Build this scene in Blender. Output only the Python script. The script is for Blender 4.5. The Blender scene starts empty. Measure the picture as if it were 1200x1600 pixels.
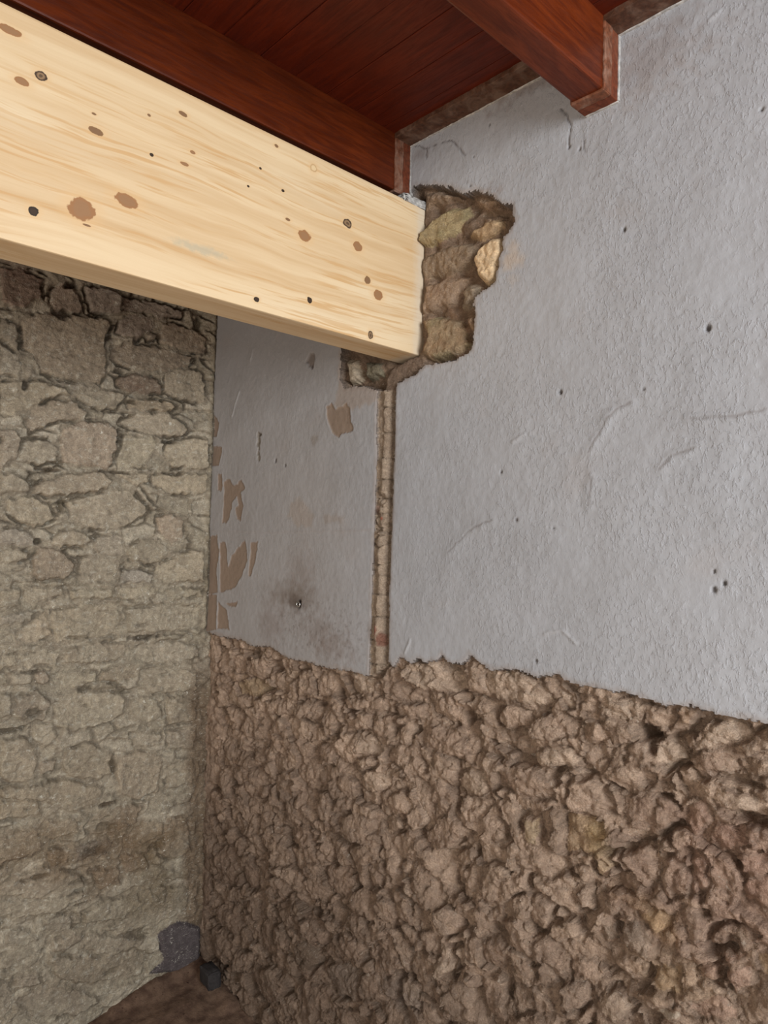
import bpy, bmesh, math, random
import numpy as np
from mathutils import Vector, Matrix

# ---------------------------------------------------------------- camera, world, lights, exposure
scene = bpy.context.scene
COL = scene.collection
CAM = np.array([2.1929, -1.25, 1.6]); FPX = 1105.3
YAW, PITCH, ROLL = math.radians(46.588), math.radians(1.9457), math.radians(1.4492)
fw = np.array([-math.sin(YAW)*math.cos(PITCH), math.cos(YAW)*math.cos(PITCH), math.sin(PITCH)])
rt0 = np.array([math.cos(YAW), math.sin(YAW), 0.0]); up0 = np.cross(rt0, fw)
rt = math.cos(ROLL)*rt0 + math.sin(ROLL)*up0
up = math.cos(ROLL)*up0 - math.sin(ROLL)*rt0
cd = bpy.data.cameras.new('camera'); cam = bpy.data.objects.new('camera', cd); COL.objects.link(cam)
cd.sensor_fit = 'VERTICAL'; cd.sensor_height = 36.0; cd.sensor_width = 27.0
cd.lens = FPX/1600.0*36.0; cd.clip_start = 0.02; cd.clip_end = 100
cam.matrix_world = Matrix(((rt[0], up[0], -fw[0], CAM[0]), (rt[1], up[1], -fw[1], CAM[1]),
                           (rt[2], up[2], -fw[2], CAM[2]), (0, 0, 0, 1)))
scene.camera = cam

world = bpy.data.worlds.new('world'); scene.world = world; world.use_nodes = True
bg = world.node_tree.nodes['Background']
bg.inputs['Color'].default_value = (1.0, 0.96, 0.91, 1); bg.inputs['Strength'].default_value = 0.27

def area_light(name, loc, target, sx, sy, power, color):
    l = bpy.data.lights.new(name, 'AREA'); l.shape = 'RECTANGLE'; l.size = sx; l.size_y = sy
    l.energy = power; l.color = color
    o = bpy.data.objects.new(name, l); COL.objects.link(o); o.location = loc
    o.rotation_euler = (Vector(target)-Vector(loc)).to_track_quat('-Z', 'Y').to_euler()
    return o
# daylight through a window opening in the part of the room behind and to the right of the camera
area_light('window_daylight', (4.1, -1.15, 1.95), (0.5, -0.3, 1.6), 1.0, 1.3, 128, (0.91, 0.955, 1.0))
# added unseen fill light behind the camera, set low to lift the beam underside
area_light('fill_light', (1.9, -4.6, .95), (0.9, 0.0, 1.6), 1.4, 1.8, 72, (1.0, 0.94, 0.86))

vs_ = scene.view_settings
scene.display_settings.display_device = 'sRGB'
vs_.view_transform = 'Standard'; vs_.look = 'None'; vs_.exposure = -0.13; vs_.gamma = 1.0
vs_.use_curve_mapping = False

# ---------------------------------------------------------------- helpers
random.seed(4); RNG = np.random.default_rng(11)
def lin(r, g, b):
    f = lambda c: c/12.92 if c <= 0.04045 else ((c+0.055)/1.055)**2.4
    return np.array([f(r/255), f(g/255), f(b/255)])
def rays(px):
    px = np.asarray(px, float).reshape(-1, 2)
    return ((px[:, :1]-600)/FPX)*rt - ((px[:, 1:]-800)/FPX)*up + fw
def wall_r(px):      # photograph point -> (X, Z) on the plastered wall (plane Y = 0)
    d = rays(px); t = -CAM[1]/d[:, 1]; p = CAM+t[:, None]*d; return p[:, [0, 2]]
def wall_l(px):      # photograph point -> (Y, Z) on the stone wall (plane X = 0)
    d = rays(px); t = -CAM[0]/d[:, 0]; p = CAM+t[:, None]*d; return p[:, [1, 2]]
def crop(pts, ox, oy, s):
    return [(ox+x*s, oy+y*s) for x, y in pts]

def hash2(ix, iy, k):
    h = (ix.astype(np.int64)*374761393 + iy.astype(np.int64)*668265263 + k*2246822519) & 0xFFFFFFFF
    h = ((h ^ (h >> 13))*1274126177) & 0xFFFFFFFF
    h = ((h ^ (h >> 16))*2654435761) & 0xFFFFFFFF
    return ((h ^ (h >> 15)) & 0xFFFFFF)/float(0xFFFFFF)
def noise(x, y, k=0):          # gradient noise, about -1..1
    ix, iy = np.floor(x), np.floor(y); fx, fy = x-ix, y-iy
    u = fx*fx*fx*(fx*(fx*6-15)+10); v = fy*fy*fy*(fy*(fy*6-15)+10)
    def g(dx, dy):
        a = hash2(ix+dx, iy+dy, k)*2*math.pi
        return np.cos(a)*(fx-dx)+np.sin(a)*(fy-dy)
    return 1.5*((g(0, 0)*(1-u)+g(1, 0)*u)*(1-v)+(g(0, 1)*(1-u)+g(1, 1)*u)*v)
def fbm(x, y, freq, octv=4, k=0, gain=0.5):
    s = np.zeros_like(x); a = 1.0; t = 0
    for o in range(octv):
        s += a*noise(x*freq, y*freq, k*17+o); t += a; a *= gain; freq *= 2.03
    return s/t
def worley(x, y, cx, cy, k, jit=0.8):
    """nearest jittered cell: F1, F2, dx, dy to centre (metres), cell id"""
    gx, gy = x/cx, y/cy; ix, iy = np.floor(gx), np.floor(gy)
    f1 = np.full(x.shape, 1e9); f2 = f1.copy(); bx = np.zeros_like(x); by = bx.copy(); bi = np.zeros(x.shape, np.int64)
    for dx in (-1, 0, 1):
        for dy in (-1, 0, 1):
            jx, jy = ix+dx, iy+dy
            px = (jx+.5+jit*(hash2(jx, jy, k)-.5)); py = (jy+.5+jit*(hash2(jx, jy, k+1)-.5))
            d = np.hypot(gx-px, gy-py); m = d < f1
            f2 = np.where(m, f1, np.minimum(f2, d))
            f1 = np.where(m, d, f1); bx = np.where(m, (gx-px)*cx, bx); by = np.where(m, (gy-py)*cy, by)
            bi = np.where(m, ((jx.astype(np.int64)+500)*2000+(jy.astype(np.int64)+500)), bi)
    return f1, f2, bx, by, bi
def chips(ids, dx, dy, rad, k, n=5, s0=.3, s1=.8, o0=.15, o1=.55):
    """broken stone: the lowest of n random slanting planes round each centre, 0 on the flat top"""
    h = np.zeros(dx.shape); z = ids*0+11
    for j in range(n):
        a = 2*math.pi*(j+hash2(ids, z, k+3*j))/n; sl = s0+(s1-s0)*hash2(ids, z, k+3*j+1); o = rad*(o0+(o1-o0)*hash2(ids, z, k+3*j+2))
        h = np.minimum(h, -sl*(dx*np.cos(a)+dy*np.sin(a)-o))
    return h
def sstep(a, b, x):
    t = np.clip((x-a)/(b-a), 0, 1); return t*t*(3-2*t)
def poly_sdf(P, V):
    V = np.asarray(V, float); d = np.full(len(P), 1e9); s = np.ones(len(P)); n = len(V)
    for i in range(n):
        a = V[i]; b = V[i-1]; e = b-a; w = P-a
        t = np.clip((w@e)/max(e@e, 1e-12), 0, 1)
        q = w-t[:, None]*e; d = np.minimum(d, (q*q).sum(1))
        c1 = P[:, 1] >= a[1]; c2 = P[:, 1] < b[1]; c3 = e[0]*w[:, 1] > e[1]*w[:, 0]
        f = (c1 & c2 & c3) | (~c1 & ~c2 & ~c3)
        s = np.where(f, -s, s)
    return s*np.sqrt(d)
def seg_dist(P, pts):
    d = np.full(len(P), 1e9)
    for a, b in zip(pts[:-1], pts[1:]):
        e = b-a; w = P-a; t = np.clip((w@e)/max(e@e, 1e-12), 0, 1)
        d = np.minimum(d, np.hypot(*(w-t[:, None]*e).T))
    return d
def grid_axis(parts):
    out = []
    for a, b, h in parts:
        n = max(1, int(round((b-a)/h))); out += list(np.linspace(a, b, n, endpoint=False))
    return np.array(out+[parts[-1][1]])

def mesh_np(name, V, F, cols, mat, smooth=True):
    me = bpy.data.meshes.new(name); V = np.ascontiguousarray(V, np.float32); F = np.ascontiguousarray(F, np.int32)
    me.vertices.add(len(V)); me.vertices.foreach_set('co', V.ravel())
    me.loops.add(F.size); me.loops.foreach_set('vertex_index', F.ravel())
    me.polygons.add(len(F)); k = F.shape[1]
    me.polygons.foreach_set('loop_start', np.arange(0, F.size, k, dtype=np.int32))
    me.polygons.foreach_set('loop_total', np.full(len(F), k, np.int32))
    me.polygons.foreach_set('use_smooth', np.full(len(F), smooth, bool))
    me.update(calc_edges=True)
    if cols is not None:
        at = me.color_attributes.new('Col', 'FLOAT_COLOR', 'POINT')
        at.data.foreach_set('color', np.ascontiguousarray(np.c_[cols, np.ones(len(cols))], np.float32).ravel())
    me.materials.append(mat); return me
def link(name, me, parent=None, loc=None):
    o = bpy.data.objects.new(name, me); COL.objects.link(o)
    if parent is not None: o.parent = parent
    if loc is not None: o.location = loc
    return o
def tag(o, label=None, cat=None, group=None, kind=None):
    for k_, v_ in (('label', label), ('category', cat), ('group', group), ('kind', kind)):
        if v_: o[k_] = v_
    return o
def bm_obj(name, bm, mat, parent=None, origin=(0, 0, 0), smooth=False):
    bmesh.ops.translate(bm, verts=bm.verts, vec=-Vector(origin))
    me = bpy.data.meshes.new(name); bm.to_mesh(me); bm.free(); me.materials.append(mat)
    if smooth: me.polygons.foreach_set('use_smooth', np.ones(len(me.polygons), bool))
    rel = Vector(origin) - (Vector(parent.location) if parent else Vector())
    return link(name, me, parent, rel)
def add_box(bm, lo, hi, bevel=0.0, cuts=0):
    r = bmesh.ops.create_cube(bm, size=1.0)
    lo, hi = Vector(lo), Vector(hi)
    for v in r['verts']:
        v.co = Vector((lo[i]+(v.co[i]+.5)*(hi[i]-lo[i]) for i in range(3)))
    if bevel:
        es = list({e for v in r['verts'] for e in v.link_edges})
        bmesh.ops.bevel(bm, geom=es, offset=bevel, segments=2, affect='EDGES', profile=0.6)
    return r

# ---------------------------------------------------------------- node helpers / materials
class NT:
    def __init__(s, name):
        s.m = bpy.data.materials.new(name); s.m.use_nodes = True; s.t = s.m.node_tree; s.n = s.t.nodes
        s.b = s.n['Principled BSDF']
    def node(s, typ, **kw):
        n = s.n.new(typ)
        for k, v in kw.items(): setattr(n, k, v)
        return n
    def lk(s, a, b): s.t.links.new(a, b)
    def val(s, sock, v):
        if hasattr(v, 'is_output') or isinstance(v, bpy.types.NodeSocket): s.lk(v, sock)
        else: sock.default_value = v
    def math(s, op, a, b=0.5, c=None, clamp=False):
        n = s.node('ShaderNodeMath', operation=op, use_clamp=clamp); s.val(n.inputs[0], a); s.val(n.inputs[1], b)
        if c is not None: s.val(n.inputs[2], c)
        return n.outputs[0]
    def vmath(s, op, a, b):
        n = s.node('ShaderNodeVectorMath', operation=op); s.val(n.inputs[0], a); s.val(n.inputs[1], b)
        return n.outputs['Value'] if op in ('LENGTH', 'DISTANCE', 'DOT_PRODUCT') else n.outputs[0]
    def mix(s, f, a, b, blend='MIX'):
        n = s.node('ShaderNodeMix', data_type='RGBA', blend_type=blend)
        s.val(n.inputs[0], f); s.val(n.inputs[6], a); s.val(n.inputs[7], b); return n.outputs[2]
    def noise(s, vec, scale, detail=4, rough=0.55, dist=0.0):
        n = s.node('ShaderNodeTexNoise'); s.lk(vec, n.inputs['Vector'])
        n.inputs['Scale'].default_value = scale; n.inputs['Detail'].default_value = detail
        n.inputs['Roughness'].default_value = rough; n.inputs['Distortion'].default_value = dist
        return n.outputs['Fac']
    def ramp(s, f, a, b, x=0.0, y=1.0):
        n = s.node('ShaderNodeMapRange', interpolation_type='SMOOTHSTEP'); s.val(n.inputs[0], f)
        n.inputs[1].default_value = a; n.inputs[2].default_value = b; n.inputs[3].default_value = x; n.inputs[4].default_value = y
        return n.outputs[0]
    def bump(s, h, strength, dist, prev=None):
        n = s.node('ShaderNodeBump'); n.inputs['Strength'].default_value = strength; n.inputs['Distance'].default_value = dist
        s.lk(h, n.inputs['Height'])
        if prev is not None: s.lk(prev, n.inputs['Normal'])
        return n.outputs[0]
    def pos(s): return s.node('ShaderNodeNewGeometry').outputs['Position']
    def obj(s): return s.node('ShaderNodeTexCoord').outputs['Object']
    def mapping(s, v, scale, rot=(0, 0, 0)):
        n = s.node('ShaderNodeMapping'); s.lk(v, n.inputs[0]); n.inputs['Scale'].default_value = scale
        n.inputs['Rotation'].default_value = rot; return n.outputs[0]
    def fin(s, color, rough, normal=None, spec=0.3):
        s.val(s.b.inputs['Base Color'], color); s.val(s.b.inputs['Roughness'], rough)
        s.b.inputs['Specular IOR Level'].default_value = spec
        if normal is not None: s.lk(normal, s.b.inputs['Normal'])
        return s.m
def rgba(c): return (float(c[0]), float(c[1]), float(c[2]), 1.0)

def stone_material(name, fleck, fleck_amt, grain):
    t = NT(name); p = t.pos()
    col = t.node('ShaderNodeVertexColor', layer_name='Col').outputs['Color']
    n1 = t.noise(p, 55, 6, 0.65); n2 = t.noise(p, 260, 4, 0.7); n3 = t.noise(p, 17, 3, 0.5)
    c = t.mix(t.ramp(n1, 0.3, 0.72), t.mix(1.0, col, (0.70, 0.68, 0.66, 1), 'MULTIPLY'), t.mix(1.0, col, (1.22, 1.2, 1.16, 1), 'MULTIPLY'))
    c = t.mix(t.ramp(n2, 0.35, 0.65, 0.0, 0.7), c, t.mix(1.0, col, (0.66, 0.62, 0.58, 1), 'MULTIPLY'))
    f = t.math('MULTIPLY', t.ramp(t.noise(p, 95, 3, 0.6, 0.8), 0.63, 0.70), t.ramp(n3, 0.45, 0.62))
    c = t.mix(t.math('MULTIPLY', f, fleck_amt), c, rgba(fleck))
    b = t.bump(n1, 0.5, 0.010*grain); b = t.bump(n2, 0.9, 0.0065*grain, b); b = t.bump(t.noise(p, 700, 2, 0.6), 0.45, 0.002*grain, b)
    q = t.noise(t.mapping(p, (1, 0.45, 1.2)), 120, 5, .7, 1.5); c = t.mix(t.ramp(q, .56, .70, 0, .5*fleck_amt), c, rgba(fleck)); c = t.mix(t.ramp(q, .42, .30, 0, .35), c, t.mix(1.0, c, (.6, .56, .5, 1), 'MULTIPLY'))
    return t.fin(c, 0.92, b, 0.15)
M_rubble = stone_material('rubble_stone', lin(206, 194, 178), 0.45, 1.4)
M_limestone = stone_material('limewashed_stone', lin(222, 216, 200), 0.9, 0.9)

def plaster_material():
    t = NT('painted_plaster'); p = t.pos()
    col = t.node('ShaderNodeVertexColor', layer_name='Col').outputs['Color']
    n1 = t.noise(p, 9, 5, 0.6); n2 = t.noise(p, 70, 4, 0.6)
    c = t.mix(t.ramp(n1, 0.3, 0.7, 0, 0.5), col, t.mix(1.0, col, (0.90, 0.88, 0.86, 1), 'MULTIPLY'))
    c = t.mix(t.ramp(n2, 0.35, 0.7, 0, 0.25), c, t.mix(1.0, col, (1.1, 1.1, 1.1, 1), 'MULTIPLY'))
    q = t.mapping(p, (1.0, 1.0, 0.55), (0, 0.5, 0))
    st = t.noise(q, 150, 5, 0.6, 0.35)                       # stippled roller relief of the thick paint
    st = t.ramp(st, 0.50, 0.66)
    area = t.ramp(t.noise(p, 5.5, 2, 0.5), 0.34, 0.60, 0.12, 1.0)
    sx = t.node('ShaderNodeSeparateXYZ'); t.lk(p, sx.inputs[0])
    hgt = t.math('MULTIPLY', st, t.math('MULTIPLY', area, t.ramp(sx.outputs[0], .75, 1.45, .3, 1.0)))
    b = t.bump(hgt, 0.46, 0.0030); b = t.bump(t.noise(p, 30, 4, .6), .25, .006, b); b = t.bump(t.noise(p, 420, 3, 0.6), 0.18, 0.0015, b)
    return t.fin(c, 0.62, b, 0.35)
M_plaster = plaster_material()

def soil_material():
    t = NT('damp_soil'); p = t.pos()
    n = t.noise(p, 30, 5, 0.6)
    c = t.mix(t.ramp(n, 0.3, 0.7), rgba(lin(82, 63, 52)), rgba(lin(112, 90, 74)))
    c = t.mix(t.ramp(t.noise(p, 70, 3), 0.68, 0.74), c, rgba(lin(60, 42, 34)))
    b = t.bump(n, 0.5, 0.01); b = t.bump(t.noise(p, 300, 3), 0.4, 0.003, b)
    return t.fin(c, 0.95, b, 0.1)
M_soil = soil_material()

def varnish_material(name, c0, c1, rough=0.38, axis='Y'):
    t = NT(name); p = t.pos()
    s = (9, 0.9, 9) if axis == 'Y' else (0.9, 9, 9)
    g = t.noise(t.mapping(p, s), 6.0, 6, 0.6, 1.2); g2 = t.noise(t.mapping(p, tuple(k*3.2 for k in s)), 9.0, 4, 0.6, .5)
    blot = t.noise(p, 5, 3, .5)
    c = t.mix(t.ramp(g, 0.3, 0.7), rgba(c0), rgba(c1))
    c = t.mix(t.ramp(g2, 0.45, 0.7, 0, .35), c, rgba(c0*0.55))
    c = t.mix(t.ramp(blot, 0.4, 0.75, 0, .45), c, rgba(c0*0.6))
    b = t.bump(g2, 0.15, 0.002)
    return t.fin(c, t.ramp(g2, .3, .7, rough-.06, rough+.12), b, 0.25)
def floor_material():
    t = NT('pale_bounce_floor'); p = t.pos(); n = t.noise(p, 4, 6, .6)
    return t.fin(t.mix(t.ramp(n, .3, .7), rgba(lin(196, 176, 160)), rgba(lin(216, 198, 184))), .9, t.bump(t.noise(p, 60, 4), .3, .004), .2)
M_floor = floor_material()
M_joist = varnish_material('red_brown_varnished_joist', lin(76, 27, 8), lin(104, 43, 15))
M_board = varnish_material('dark_varnished_board', lin(76, 21, 5), lin(98, 32, 9), 0.5, 'X')

def scuffed_material(name, base, scuff, amt):
    t = NT(name); p = t.pos()
    n = t.noise(p, 20, 5, 0.6, 0.6); n2 = t.noise(p, 110, 4, .6)
    c = t.mix(t.ramp(n2, .3, .7), rgba(base*0.6), rgba(base*1.15))
    c = t.mix(t.math('MULTIPLY', t.ramp(n, 0.42, 0.70), amt), c, rgba(scuff))
    b = t.bump(n, 0.4, 0.004); b = t.bump(n2, .3, .002, b)
    return t.fin(c, 0.6, b, 0.25)
M_strip = scuffed_material('scuffed_dark_trim', lin(84, 54, 38), lin(128, 104, 88), 0.6)
M_collar = scuffed_material('scuffed_red_collar', lin(112, 66, 44), lin(160, 130, 112), 0.6)
M_collar_plain = scuffed_material('red_brown_collar', lin(104, 50, 28), lin(128, 84, 62), 0.35)
M_caulk = scuffed_material('white_caulk', lin(188, 184, 178), lin(130, 122, 116), 0.6)

def plain_material(name, c, rough, metal=0.0, spec=.3):
    t = NT(name); p = t.pos(); n = t.noise(p, 120, 4, .6)
    cc = t.mix(t.ramp(n, .3, .7), rgba(c*0.75), rgba(c*1.2)); t.b.inputs['Metallic'].default_value = metal
    return t.fin(cc, rough, t.bump(n, .3, .002), spec)
M_slate = plain_material('dark_slate', lin(48, 44, 43), .9)
M_metal = plain_material('bright_steel', lin(200, 198, 195), .25, 1.0)
M_plug = plain_material('dark_plug', lin(60, 50, 44), .8)
M_redwire = plain_material('red_plastic', lin(176, 74, 56), .5)

# new beam: knots are given as photograph points and turned into places on its front face
BX0, BX1, BZ0, BZ1, BY0, BY1 = 0.870, 0.968, 2.055, 2.431, -1.95, 0.10
def on_x(px, x):
    d = rays(px); t = (x-CAM[0])/d[:, 0]; return CAM+t[:, None]*d
def pine_material(origin):
    t = NT('planed_pine'); p = t.obj()
    sep = t.node('ShaderNodeSeparateXYZ'); t.lk(p, sep.inputs[0])
    warp = t.noise(t.mapping(p, (1, 0.35, 1)), 6.0, 3, 0.5)
    zc = t.math('ADD', sep.outputs[2], t.math('MULTIPLY', warp, 0.05))
    cmb = t.node('ShaderNodeCombineXYZ'); t.lk(sep.outputs[0], cmb.inputs[0])
    t.lk(t.math('MULTIPLY', sep.outputs[1], 0.035), cmb.inputs[1]); t.lk(zc, cmb.inputs[2])
    g1 = t.noise(cmb.outputs[0], 26, 4, 0.6); g2 = t.noise(cmb.outputs[0], 150, 3, 0.6)
    g3 = t.noise(t.mapping(p, (1, 0.12, 1)), 12, 3, .5)
    c = t.mix(t.ramp(g1, 0.32, 0.68), rgba(lin(214, 188, 150)), rgba(lin(196, 163, 121)))
    c = t.mix(t.math('MULTIPLY', t.ramp(g2, 0.50, 0.64, 0, .9), t.ramp(g3, .40, .58)), c, rgba(lin(192, 150, 98)))
    c = t.mix(t.ramp(g3, .50, .75, 0, .5), c, rgba(lin(218, 199, 167)))
    # grey-blue stain and pale dusty end at the wall
    def spot(center, ry, rz, tilt=0.0, wob=0.35, soft=(1.0, 0.75)):
        y0, z0 = center
        dy = t.math('SUBTRACT', sep.outputs[1], y0); dz = t.math('SUBTRACT', sep.outputs[2], z0)
        a = t.math('DIVIDE', dy, ry); b = t.math('DIVIDE', dz, rz)
        d = t.math('SQRT', t.math('ADD', t.math('MULTIPLY', a, a), t.math('MULTIPLY', b, b)))
        if wob: d = t.math('ADD', d, t.math('MULTIPLY', t.math('SUBTRACT', wobn, 0.5), wob))
        return d
    wobn = t.noise(p, 75, 4, .6)
    st = on_x([(315, 390)], BX1)[0]
    d = spot((st[1]-origin[1], st[2]-origin[2]), 0.085, 0.012, wob=1.6)
    c = t.mix(t.ramp(d, 1.0, 0.2, 0, .6), c, rgba(lin(168, 160, 138)))
    endm = t.ramp(t.math('ADD', sep.outputs[1], t.math('MULTIPLY', wobn, .03)), -0.004-origin[1], 0.030-origin[1], 0, .6)
    c = t.mix(endm, c, rgba(lin(205, 192, 172)))
    K = [((16, 48), 13, 7, 0), ((64, 118), 7, 8, 2), ((34, 127), 9, 6, 0), ((150, 205), 10, 6, 1), ((147, 178), 3, 2, 1),
         ((286, 178), 6, 4, 1), ((301, 238), 4, 3, 0), ((288, 256), 6, 3, 0), ((128, 327), 16, 18, 0), ((198, 314), 15, 10, 0),
         ((53, 330), 6, 8, 3), ((237, 242), 3, 3, 3), ((388, 291), 2, 2, 3), ((543, 349), 7, 7, 2), ((476, 369), 9, 9, 0),
         ((559, 385), 7, 8, 0), ((574, 438), 5, 6, 1), ((591, 461), 8, 8, 0), ((401, 468), 4, 4, 3), ((484, 469), 4, 5, 3),
         ((442, 298), 2.5, 2.5, 3), ((432, 228), 3, 3, 1), ((490, 263), 5, 7, 4), ((136, 352), 5, 2, 1), ((450, 343), 4, 2.5, 1),
         ((407, 263), 2, 2, 3), ((579, 524), 4, 7, 2), ((233, 180), 2, 2, 1)]
    P = on_x([k[0] for k in K], BX1)
    for (pp, rx, ry, kind), w in zip(K, P):
        depth = float((w-CAM)@fw); m = depth/FPX
        d = spot((w[1]-origin[1], w[2]-origin[2]), max(rx, 2)*m*1.25, max(ry, 2)*m*0.95, wob=1.0)
        halo = t.ramp(d, 2.4, 0.9, 0, .45)
        c = t.mix(halo, c, rgba(lin(208, 170, 122)))
        inner = {0: lin(146, 108, 74), 1: lin(126, 94, 66), 2: lin(138, 110, 80), 3: lin(58, 42, 30), 4: lin(212, 184, 142)}[kind]
        rim = {0: lin(150, 106, 68), 1: lin(128, 94, 62), 2: lin(60, 44, 34), 3: lin(40, 30, 22), 4: lin(186, 150, 106)}[kind]
        c = t.mix(t.ramp(d, 1.08, 0.92), c, rgba(rim)); c = t.mix(t.ramp(d, 0.86, 0.55), c, rgba(inner))
        if kind == 2: c = t.mix(t.ramp(d, 0.45, 0.25, 0, .7), c, rgba(rim))
    b = t.bump(g2, 0.12, 0.002)
    return t.fin(c, 0.55, b, 0.3)

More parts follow.
